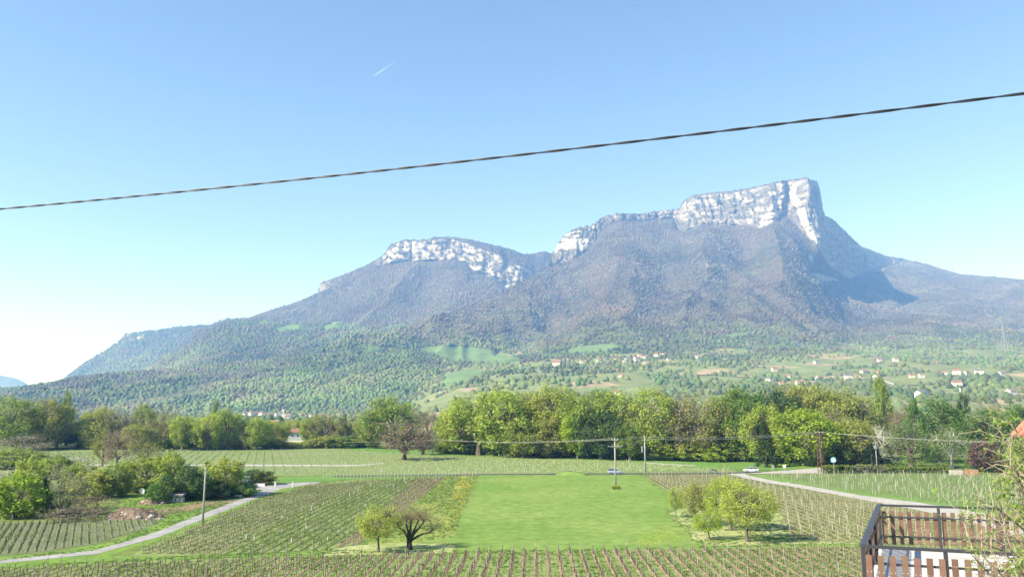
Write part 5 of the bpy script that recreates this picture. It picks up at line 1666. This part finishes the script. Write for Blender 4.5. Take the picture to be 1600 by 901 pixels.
# junction posts, boxes, sign
def box_post(name, x, yb, wpx, hpx, m, label, cat, depth=.5):
    q = G(x, yb); k = q[1] / F
    o = empty(name, q); tag(o, label, cat)
    MB().box((0, 0, hpx * k / 2), (wpx * k, depth, hpx * k)).build('body', m, o)
    MB().box((0, 0, hpx * k + .04), (wpx * k * 1.1, depth * 1.15, .09)).build('cap', M_CONC, o)
    return o, k
box_post('marker_post', 1132, 738, 1.6, 13, mat('ochre_wood', (.34, .27, .16), rough=.9), 'ochre wooden post at the lane junction', 'post', .25)
box_post('meter_cabinet', 1208, 732.5, 3, 6, M_CONC, 'grey meter cabinet beside the lawn', 'cabinet')
o, k = box_post('letter_box', 1226, 735, .9, 4.5, M_CONC, 'white letter box on a stand by the driveway', 'letter box', .2)
MB().box((0, 0, 6.6 * k), (3.6 * k, .5, 4.2 * k)).build('box', M_WHITE, o)
q = G(1303.5, 740); k = q[1] / F
o = empty('village_sign', q); tag(o, 'pale blue sign on a pole in front of the clipped hedge', 'sign')
MB().tube([(0, 0, 0), (0, 0, 18 * k)], .07, 6).build('pole', M_CONC, o)
sg = MB().add([(x * k, -.1, z * k) for x, z in ((-3.6, 18), (-4, 22.5), (-2.2, 24.5), (0, 25.5), (2.4, 24.5), (4, 22), (3.6, 18.5), (2, 17.2), (-2, 17.2))] + [(x * k, .02, z * k) for x, z in ((-3.6, 18), (-4, 22.5), (-2.2, 24.5), (0, 25.5), (2.4, 24.5), (4, 22), (3.6, 18.5), (2, 17.2), (-2, 17.2))],
              [tuple(range(9)), tuple(reversed(range(9, 18)))] + [(i, (i + 1) % 9, 9 + (i + 1) % 9, 9 + i) for i in range(9)])
sg.build('panel', mat('sign_turquoise', (.30, .62, .72), rough=.4), o)
MB().box((.4 * k, -.13, 20.2 * k), (4.6 * k, .03, 3.6 * k)).build('white_field', M_WHITE, o)

# hedges
def hedge(x0, x1, yb, hpx, leaf, label, n, ragged=.12, depth=1.6):
    a, c = np.array(G(x0, yb)), np.array(G(x1, yb)); k = a[1] / F; h = hpx * k
    o = empty('hedge', ((a[0] + c[0]) / 2, a[1] + depth / 2, 0)); tag(o, label, 'hedge')
    L = c[0] - a[0]
    MB().box((0, 0, h * .45), (L * .97, depth * .7, h * .86)).build('stems', mat('hedge_core', (.03, .04, .02), rough=.95), o)  # one plain dark box fills the hedge behind its leaves
    g = np.random.default_rng(int(x0))
    C = np.column_stack([(g.random(n) - .5) * L, (g.random(n) - .5) * depth, h * (.08 + .9 * g.random(n))])
    out = g.random(n) < .5; C[out, 1] = -depth / 2 * (1 + ragged * g.normal(size=out.sum()))
    top = ~out & (g.random(n) < .6); C[top, 2] = h * (1 + ragged * .5 * g.normal(size=top.sum()))
    me = leaf_mesh('foliage', C, np.full(n, .22), 14, .10, g); me.materials.append(LEAF[leaf])
    link('foliage', me, o)
hedge(1288, 1335, 739.5, 11.5, 'mid', 'clipped green hedge behind the blue sign', 260)
hedge(1335, 1386, 739, 9.5, 'grey', 'shaggy greyish hedge behind the small pole', 230, .5)
hedge(1386, 1442, 739, 9, 'mid', 'clipped hedge under the wide weeping tree', 260)
hedge(1442, 1487, 739, 9, 'mid', 'clipped hedge left of the brick garden wall', 220)
hedge(1340, 1420, 731, 5, 'bright', 'low bright hedge behind the shaggy one', 220)
# garden wall, stone then brick
q0 = G(1485, 742); k = q0[1] / F
o = empty('garden_wall', q0); tag(o, 'pale stone wall joining an orange brick wall below the weeping birch', 'wall')
MB().box((10 * k, .2, 4.0 * k), (20 * k, .4, 8 * k)).build('stone_section', mat('pale_stone', (.52, .47, .40), rough=.95, var=.3, scale=2.5), o)
MB().box((32 * k, .3, 4.2 * k), (23 * k, .4, 8.4 * k)).build('brick_section', mat('orange_brick', (.44, .24, .14), rough=.95, var=.25, scale=2.5), o)
MB().box((10 * k, .2, 8.1 * k), (20.4 * k, .5, .3 * k)).build('coping', M_CONC, o)

# ---- things beside the left lane
def heap(name, x0, x1, yb, hpx, label, stones, m):
    a, c = np.array(G(x0, yb)), np.array(G(x1, yb)); k = a[1] / F; L = c[0] - a[0]; h = hpx * k * 0.95
    o = empty(name, ((a[0] + c[0]) / 2, a[1] + L * .22, 0)); tag(o, label, 'heap')
    n = 40; gx_, gy_ = np.meshgrid(np.linspace(-1, 1, n), np.linspace(-1, 1, n))
    r = np.sqrt(gx_ ** 2 + gy_ ** 2)
    hh = np.clip(1 - r ** 1.7, 0, 1) * (0.75 + .5 * fbm(gx_ * 2 + x0, gy_ * 2, 3, 5)) + .34 * fbm(gx_ * 5, gy_ * 5, 4, 6) * (r < .9)
    P = np.stack([gx_ * L / 2, gy_ * L * .24, np.maximum(hh * h, -.1) - .02], -1)
    idx = np.arange(n * n).reshape(n, n); q4 = np.stack([idx[:-1, :-1], idx[:-1, 1:], idx[1:, 1:], idx[1:, :-1]], -1).reshape(-1, 4)
    link('earth', mesh_np('earth', P.reshape(-1, 3), q4, m), o)
    rs = random.Random(int(x0))
    for i in range(stones):
        u, v = rs.uniform(-.8, .95), rs.uniform(-.9, .1); s = rs.uniform(.12, .4)
        zz = float(np.interp(math.hypot(u, v), [0, 1], [h * .8, 0]))
        bm = bmesh.new(); bmesh.ops.create_icosphere(bm, subdivisions=1, radius=s)
        for v_ in bm.verts: v_.co *= rs.uniform(.7, 1.25)
        me = bpy.data.meshes.new('stone'); bm.to_mesh(me); bm.free(); me.materials.append(M_STONE if rs.random() < .6 else M_EARTHD)
        so = link('stone', me, o); so.location = (u * L / 2, v * L * .24, zz); so.scale = (1.3, 1, .7)
M_STONE = mat('rubble_stone', (.42, .38, .33), rough=.95, var=.2, scale=2)
M_EARTHD = mat('dug_earth', (.12, .085, .06), rough=.98, var=.5, scale=1.3, bump=.8, color2=(.19, .145, .105))
heap('rubble_heap', 152, 250, 812, 21, 'big heap of brown earth and pale rubble above the small vineyard', 46, M_EARTHD)
heap('rubble_heap', 208, 258, 788, 10, 'smaller brown earth heap behind the big one', 16, M_EARTHD)
q = G(221.5, 772); k = q[1] / F
o = empty('white_dish', q, .2); tag(o, 'round white dish standing on the grass before the shrubs', 'dish')
ds = MB(); V = [(0, .1, 5.0 * k)]; Fc = []
for j, (rr_, dy) in enumerate(((.35, .07), (.62, .0), (.64, .05))):
    V += [(rr_ * math.cos(a) * .85, dy, 5 * k + rr_ * math.sin(a)) for a in [i * math.pi / 8 for i in range(16)]]
for i in range(16):
    Fc.append((0, 1 + i, 1 + (i + 1) % 16))
    for j in range(2):
        Fc.append((1 + j * 16 + i, 17 + j * 16 + i, 17 + j * 16 + (i + 1) % 16, 1 + j * 16 + (i + 1) % 16))
ds.add(V, Fc).build('bowl', M_WHITE, o)
MB().tube([(0, .1, 0), (0, .1, 5 * k)], .05, 6).build('stand', M_STEEL, o)
def sheet_stack(x0, x1, yb, hpx, label, m, stuff):
    a, c = np.array(G(x0, yb)), np.array(G(x1, yb)); k = a[1] / F; L = c[0] - a[0]
    o = empty('sheet_stack', ((a[0] + c[0]) / 2, a[1] + .8, 0)); tag(o, label, 'stack')
    for i in range(3):
        s = MB(); V = []; Fc = []; nn = 24
        for j in range(nn + 1):
            x = -L / 2 + L * j / nn; z = hpx * k - .13 * i + .035 * (j % 2) + .1 * i * math.sin(j)* .1
            V += [(x + .1 * i, -.75, z), (x + .1 * i, .75, z + .35)]
        for j in range(nn): Fc.append((2 * j, 2 * j + 2, 2 * j + 3, 2 * j + 1))
        s.add(V, Fc).build('sheet', m, o)
    for x in (-L * .42, -L * .2, .03, L * .22, L * .42):
        MB().box((x, 0, hpx * k * .36), (.58, 1.2, hpx * k * random.uniform(.5, .72))).build('block', stuff, o)
    return o
sheet_stack(256, 284, 785, 11, 'pale corrugated sheets stacked on blocks beside the earth heap', M_CONC, M_STONE)
sheet_stack(313, 340, 779, 7.5, 'pale sheets leaning over orange bricks behind the concrete pole', M_CONC, mat('orange_bricks', (.50, .16, .09), rough=.9))
q = G(372.5, 778); k = q[1] / F
o = empty('trailer', q); tag(o, 'small grey trailer at the edge of the left lane', 'trailer')
MB().box((0, 0, 3.4 * k), (8 * k, 1.2, 2.6 * k)).build('bed', M_CONC, o)
for s in (-1, 1):
    MB().tube([(0, s * .62, .26), (0, s * .78, .26)], .26, 12).build('wheel', M_TYRE, o)
MB().tube([(4 * k, 0, 2.4 * k), (8 * k, 0, 1.6 * k)], .05, 6).build('drawbar', M_STEEL, o)
q = G(372, 762); k = q[1] / F
o = empty('garden_shed', q, -.2); tag(o, 'blue grey shed half hidden in the shrubs near the gate', 'shed')
MB().box((0, 1, 8 * k), (17 * k, 2, 16 * k)).build('wall', mat('blue_grey_panel', (.36, .43, .52), rough=.6), o)
MB().box((0, 1, 16.3 * k), (18.5 * k, 2.4, .7 * k)).build('roof', M_CONC, o)
q = G(397, 759); k = q[1] / F
o = empty('low_wall', q, -.12); tag(o, 'low white wall with clutter inside the gate', 'wall')
MB().box((0, 0, 2 * k), (34 * k, .35, 4 * k)).build('wall_panel', M_WHITE, o)
MB().box((0, 0, 4.2 * k), (34.6 * k, .5, .5 * k)).build('coping', M_STONE, o)
q = G(393, 757); o = empty('water_barrel', q); tag(o, 'blue barrel standing behind the low white wall', 'barrel')
M_BLUE = mat('blue_plastic', (.16, .26, .52), rough=.4)
MB().tube([(0, 0, 0), (0, 0, .3), (0, 0, .9), (0, 0, 1.5), (0, 0, 1.6)], [.5, .56, .6, .56, .5], 14).build('drum', M_BLUE, o)
MB().tube([(0, 0, 1.6), (0, 0, 1.66)], .42, 14).build('lid', M_BLUE, o)
for x, yb, lab in ((430, 760.5, 'white gate pillar beside the small olive shrub'), (457.5, 761, 'white gate pillar on the lane side')):
    q = G(x, yb); k = q[1] / F
    o = empty('gate_pillar', q); tag(o, lab, 'pillar', 'gate pillars')
    MB().box((0, 0, 4 * k), (2.6 * k, 2.6 * k, 8 * k)).build('shaft', mat('worn_white', (.55, .54, .50), rough=.8), o)
    MB().box((0, 0, 8.5 * k), (3.4 * k, 3.4 * k, 1.0 * k), 0, .6).build('cap', M_CONC, o)
# ------------------------------------------------------------------ terrace, railing, foreground shrub, overhead cable
M_IRON = mat('black_iron', (0.055, 0.055, 0.065), rough=0.45, metallic=0.3, spec=0.4)
M_BOARD = mat('stained_board', (0.16, 0.088, 0.06), rough=0.65, var=0.28, scale=6.0, obj_rand=0.22, color2=(0.20, 0.125, 0.09), scale2=2.0, spec=0.25)
M_FLOOR = mat('white_terrace_tile', (0.50, 0.49, 0.46), rough=0.7, var=0.14, scale=2.5)
M_SCREW = mat('screw_head', (0.75, 0.75, 0.73), rough=0.3, metallic=0.4)
RZ = 15.93; FZ = RZ - 0.90
C0 = Vector(G(1348, 852.5, RZ)); C1 = Vector(G(1544, 863, RZ)); D0 = Vector(G(1373, 788.5, RZ)); D1 = Vector(G(1568, 794.5, RZ))
C1 = C0 + (C1 - C0).normalized() * 4.2; D1 = D0 + (D1 - D0).normalized() * 6.0
slab = MB()
q4 = [C0, C1, D1, D0]
cen = sum(q4, Vector()) / 4
q4 = [p + (p - cen).normalized() * .07 for p in q4]
slab.add([(p.x, p.y, FZ) for p in q4] + [(p.x, p.y, FZ - .22) for p in q4], [(0, 1, 2, 3), (7, 6, 5, 4), (0, 4, 5, 1), (1, 5, 6, 2), (2, 6, 7, 3), (3, 7, 4, 0)])
tag(slab.build('terrace_floor', M_FLOOR), 'white tiled terrace floor behind the railing', kind='structure')
ins = [p + (cen - p).normalized() * .3 for p in q4]
MBw = MB().add([(p.x, p.y, FZ - .23) for p in ins] + [(p.x, p.y, 9.8) for p in ins], [(0, 4, 5, 1), (1, 5, 6, 2), (2, 6, 7, 3), (3, 7, 4, 0)])
tag(MBw.build('terrace_wall', M_WALLC), 'plastered wall carrying the terrace', kind='structure')
rail = empty('terrace_railing', (C0.x, C0.y, FZ)); tag(rail, 'black iron terrace railing with upright reddish brown boards', 'railing')
O = Vector((C0.x, C0.y, FZ))
BOARD_MESH = {}


def bar(a, c, w, h, name='rail', cap=None):
    """rectangular bar from a to c (world), width across and height"""
    d = (c - a); L = d.length; d.normalize(); s = Vector((d.y, -d.x, 0)).normalized() * w / 2; u = Vector((0, 0, h / 2))
    V = []
    for p in (a, c):
        for sx, sz in ((-1, -1), (1, -1), (1, 1), (-1, 1)):
            V.append(p + s * sx + u * sz - O)
    return MB().add(V, [(3, 2, 1, 0), (4, 5, 6, 7), (0, 1, 5, 4), (1, 2, 6, 5), (2, 3, 7, 6), (3, 0, 4, 7)]).build(name, M_IRON, rail)


def post_at(p, w=.055, name='post'):
    MB().box((p.x - O.x, p.y - O.y, .90 / 2 - .02), (w, w, .88), math.atan2((C1 - C0).y, (C1 - C0).x)).build(name, M_IRON, rail)


def run(A, B, outward, first, step, n, posts, wtop=.05):
    d = (B - A).normalized(); L = (B - A).length
    bar(A, B, wtop, .045, 'top_rail')
    for dz in (.245, .655):
        bar(A + Vector((0, 0, -dz)), B + Vector((0, 0, -dz)), .022, .035, 'cross_rail')
    for t in posts:
        post_at(A + d * t)
    ang = math.atan2(d.y, d.x)
    sgn = 1 if Vector((-d.y, d.x, 0)).dot(outward) > 0 else -1
    for i in range(n):
        t = first + step * i
        if t > L: break
        p = A + d * t + outward * .032
        hh = .70 * random.uniform(.975, 1.02)
        me = MB().box((0, 0, 0), (.086, .022, hh)).mesh('board', M_BOARD)
        o = link('board', me, rail)
        o.location = (p.x - O.x, p.y - O.y, .90 - .12 - .35 + random.uniform(-.008, .008)); o.rotation_euler = (0, random.gauss(0, .008), ang)
        for zz in (.105,):
            for sx in (-.027, .027):
                for face in (1,):
                    s_ = MB().tube([(sx, sgn * .0112, zz), (sx, sgn * .0150, zz)], .0065, 8).build('screw', M_SCREW, o)


dn = (C1 - C0).normalized(); outN = Vector((dn.y, -dn.x, 0)); outN = outN if outN.y < 0 else -outN
df = (D1 - D0).normalized(); outF = -outN
dl = (D0 - C0).normalized(); outL = Vector((-dl.y, dl.x, 0)); outL = outL if outL.x < 0 else -outL
run(C0, C1, outN, .07, .167, 25, [0.0, 1.13, 2.28, 3.4])
run(D0, D1, outF, .09, .170, 34, [0.0, 1.18, 2.36, 3.55, 4.7])
run(C0, D0, outL, .16, .170, 33, [1.9, 3.8], .09)

# neighbour's roof corner at the right edge
T0 = Vector(at(1578, 679.5, 40)); ev = Vector((.55, -.84, 0)).normalized(); up_ = Vector((.84, .55, 0)).normalized()
pit = math.tan(R(24))
hb = empty('neighbour_house', (T0.x + 4, T0.y, 5)); tag(hb, 'neighbouring house of which only the orange tiled roof corner shows', 'house')
o0 = Vector(hb.location)
def rp(a, c, dz=0): return T0 + ev * a + up_ * c + Vector((0, 0, c * pit + dz)) - o0
M_TILE = mat('orange_clay_tile', (.44, .17, .10), rough=.9, obj_rand=.25, var=.25, scale=3.0)
deck = MB().add([rp(0, 0, -.12), rp(9, 0, -.12), rp(9, 5, -.12), rp(0, 5, -.12), rp(0, 0, -.03), rp(9, 0, -.03), rp(9, 5, -.03), rp(0, 5, -.03)], [(3, 2, 1, 0), (4, 5, 6, 7), (0, 1, 5, 4), (1, 2, 6, 5), (2, 3, 7, 6), (3, 0, 4, 7)])
rf = deck.build('roof', M_WOODD, hb)
tl = MB()
V = []; Fc = []
for i in range(5):
    V.append((0.16 * math.cos(math.pi * i / 4) , 0, .07 * math.sin(math.pi * i / 4)))
for i in range(5):
    V.append((0.13 * math.cos(math.pi * i / 4), .42, .06 * math.sin(math.pi * i / 4) + .03))
for i in range(4): Fc.append((i, i + 1, i + 6, i + 5))
Fc.append((4, 3, 2, 1, 0))
tl.add(V, Fc)
TM = tl.mesh('roof_tile', M_TILE)
angt = math.atan2(up_.y, up_.x) - math.pi / 2
for i in range(26):
    for j in range(8):
        o = link('roof_tile', TM, rf)
        v = rp(.12 + i * .31, .02 + j * .37, -.02 + .02 * j * 0)
        o.location = v; o.rotation_euler = (math.atan(pit), 0, angt)
wl = MB(); a0 = .7
pts = [rp(a0, .7, 0), rp(8.5, .7, 0), rp(8.5, 5, 0), rp(a0, 5, 0)]
wl.add([(p.x, p.y, -1) for p in pts] + [(p.x, p.y, p.z - .25) for p in pts], [(0, 1, 5, 4), (1, 2, 6, 5), (2, 3, 7, 6), (3, 0, 4, 7)])
wl.build('wall', M_WALLC, hb)

# twiggy flowering shrub in the right corner, a few metres from the eye
sh = empty('climbing_shrub', (6.6, 8.4, 10.6)); tag(sh, 'twiggy shrub with fresh yellow green leaves in the right corner before the railing', 'shrub')
so = Vector(sh.location)
rs = random.Random(17)
stem = MB(); twg = MB(); LC = []; LR = []
roots = [at(1640, 1150, 8.4), at(1665, 1120, 8.9), at(1620, 1170, 7.9)]
targets = [(1592, 700), (1580, 712), (1583, 660), (1575, 725), (1600, 745), (1565, 768), (1530, 772), (1590, 800), (1545, 820), (1515, 862), (1575, 850), (1600, 870), (1540, 895), (1602, 720), (1512, 805), (1500, 835), (1610, 690), (1560, 665), (1586, 730), (1552, 790)]
for i, (x, y) in enumerate(targets):
    d = rs.uniform(7.6, 9.6)
    e_ = Vector(at(x, y, d)); r0 = Vector(roots[i % 3]); m0 = r0.lerp(e_, .5) + Vector((rs.uniform(.1, .5), rs.uniform(-.2, .2), rs.uniform(-.1, .4))); m1 = r0.lerp(e_, .8) + Vector((rs.uniform(.0, .3), 0, rs.uniform(.0, .25)))
    r0b = Vector((r0.x, r0.y, 10.6))
    pts = [r0b - so, r0 - so, m0 - so, m1 - so, e_ - so]
    stem.tube(pts, [.03, .022, .014, .009, .004], 5, False)
    for _ in range(22):
        t = rs.random(); base = m0.lerp(e_, t) if rs.random() < .7 else m1.lerp(e_, t)
        dv = Vector((rs.gauss(-.25, .55), rs.gauss(0, .5), rs.gauss(.1, .55))); L = rs.uniform(.12, .5)
        en = base + dv.normalized() * L
        mm_ = base.lerp(en, .5) + Vector((0, 0, rs.uniform(0, .06)))
        twg.tube([base - so, mm_ - so, en - so], [.0045, .0035, .0018], 3, False)
        if rs.random() < .45:
            LC.append(tuple(en - so)); LR.append(rs.uniform(.03, .07))
        if rs.random() < .25:
            LC.append(tuple(mm_ - so)); LR.append(.03)
for (x, y, rx, ry_, n) in [(1592, 706, 22, 18, 60), (1590, 722, 18, 16, 34), (1592, 742, 22, 20, 40), (1598, 800, 18, 26, 40), (1575, 775, 20, 22, 26), (1570, 752, 18, 10, 20), (1562, 662, 8, 6, 8), (1583, 652, 6, 6, 6), (1546, 684, 8, 6, 8), (1600, 850, 14, 30, 26), (1526, 855, 12, 10, 10), (1500, 795, 5, 10, 6), (1515, 800, 4, 12, 6), (1590, 885, 20, 16, 18)]:
    for _ in range(n):
        LC.append(tuple(Vector(at(x + rs.gauss(0, .5) * rx, y + rs.gauss(0, .5) * ry_, rs.uniform(7.7, 9.4))) - so)); LR.append(rs.uniform(.03, .08))
stem.build('stems', mat('grey_bark', (.16, .13, .10), rough=.95), sh)
tag(twg.build('twigs', mat('pale_twig', (.30, .25, .18), rough=.95), sh), kind='stuff')
lm = leaf_mesh('leaves', np.array(LC), np.array(LR), 5, .017, np.random.default_rng(12)); lm.materials.append(mat('young_leaves', (.21, .30, .06), rough=.6, obj_rand=0.0, var=.25, scale=6.0, translucent=.35, spec=.2))
tag(link('leaves', lm, sh), kind='stuff')

# overhead cable: two strands twisted round each other
A = Vector(at(-170, 341, 11.6)); B = Vector(at(1770, 124.5, 6.4))
cb_ = empty('overhead_cable', A); tag(cb_, 'thick black twisted cable crossing the whole sky', 'cable')
M_RUB = mat('black_cable_sheath', (.030, .030, .036), rough=.45, spec=.4)
Lc = (B - A).length; dc = (B - A).normalized(); s1 = Vector((0, 0, 1)) - dc * dc.z; s1.normalize(); s2 = dc.cross(s1)
for k in range(2):
    pts = []
    for i in range(561):
        t = i / 560; p = dc * Lc * t; p.z -= .085 * 4 * t * (1 - t)
        a = 2 * math.pi * Lc * t / .72 + math.pi * k + .6 * math.sin(t * 23)
        pts.append(p + (s1 * math.cos(a) + s2 * math.sin(a)) * .0068)
    MB().tube(pts, .0078, 7).build('strand', M_RUB, cb_, smooth=True)

# a bird gliding far left, and a short vapour trail
b0 = at(70, 608.5, 150)
bd = empty('bird', b0, .3); tag(bd, 'small dark bird gliding above the trees at the far left', 'bird')
bb_ = bmesh.new()
V = []; rings = [(-.30, .015, 0), (-.20, .05, 0), (-.05, .075, .01), (.10, .07, .015), (.22, .045, .02), (.30, .04, .03), (.36, .012, .02)]
for y_, r_, z_ in rings:
    V.append([bb_.verts.new((r_ * math.cos(a), y_, z_ + r_ * .8 * math.sin(a))) for a in [i * math.pi / 4 for i in range(8)]])
for i in range(len(V) - 1):
    for k in range(8): bb_.faces.new((V[i][k], V[i][(k + 1) % 8], V[i + 1][(k + 1) % 8], V[i + 1][k]))
for s in (-1, 1):
    prof = [(.05, .12, -.10, .02), (.30, .15, -.12, .055), (.50, .10, -.10, .05), (.66, .0, -.06, .02)]
    prev = None
    for x_, y0, y1, z_ in prof:
        row = [bb_.verts.new((s * x_, y0, z_)), bb_.verts.new((s * x_, (y0 + y1) / 2, z_ + .015)), bb_.verts.new((s * x_, y1, z_)), bb_.verts.new((s * x_, (y0 + y1) / 2, z_ - .012))]
        if prev:
            for k in range(4): bb_.faces.new((prev[k], prev[(k + 1) % 4], row[(k + 1) % 4], row[k]))
        prev = row
bmesh.ops.recalc_face_normals(bb_, faces=bb_.faces)
bmesh.ops.scale(bb_, vec=(1.05, 1.3, 5.0), verts=bb_.verts)
me = bpy.data.meshes.new('body'); bb_.to_mesh(me); bb_.free(); me.materials.append(mat('bird_feathers', (.02, .02, .025), rough=.7)); link('body', me, bd)
M_TRAIL = bpy.data.materials.new('vapour'); M_TRAIL.use_nodes = True
tn = M_TRAIL.node_tree; bs = tn.nodes['Principled BSDF']; bs.inputs['Base Color'].default_value = (.9, .9, .9, 1); bs.inputs['Roughness'].default_value = 1; bs.inputs['Alpha'].default_value = .3
V0 = Vector(at(583, 120, 15000)); V1 = Vector(at(618, 96, 16500))
vt = MB(); 
vt.tube([V0.lerp(V1, i / 20) + Vector((0, 0, 6 * math.sin(i * 1.7))) for i in range(21)], [4 + 9 * math.sin(math.pi * min(1, i / 14)) * (1 - .5 * i / 20) for i in range(21)], 8)
tag(vt.build('vapour_trail', M_TRAIL, smooth=True), 'short white vapour trail high in the blue sky', 'vapour trail')
# ------------------------------------------------------------------ haze: one closed box of thin air round everything
hz = MB()
hz.box((0, 6600, 829), (28000, 14200, 1664))
M_HAZE = bpy.data.materials.new('haze_air')
M_HAZE.use_nodes = True
hn = M_HAZE.node_tree
hn.nodes.clear()
ho = hn.nodes.new('ShaderNodeOutputMaterial')
hv_ = hn.nodes.new('ShaderNodeVolumePrincipled')
hv_.inputs['Color'].default_value = (0.20, 0.43, 1.0, 1)
hv_.inputs['Density'].default_value = HAZE_DENSITY
hv_.inputs['Anisotropy'].default_value = 0.0
hv_.inputs['Absorption Color'].default_value = (1, 1, 1, 1)
hn.links.new(hv_.outputs[0], ho.inputs['Volume'])
tag(hz.build('haze', M_HAZE), 'thin blue valley haze', 'haze', kind='stuff')
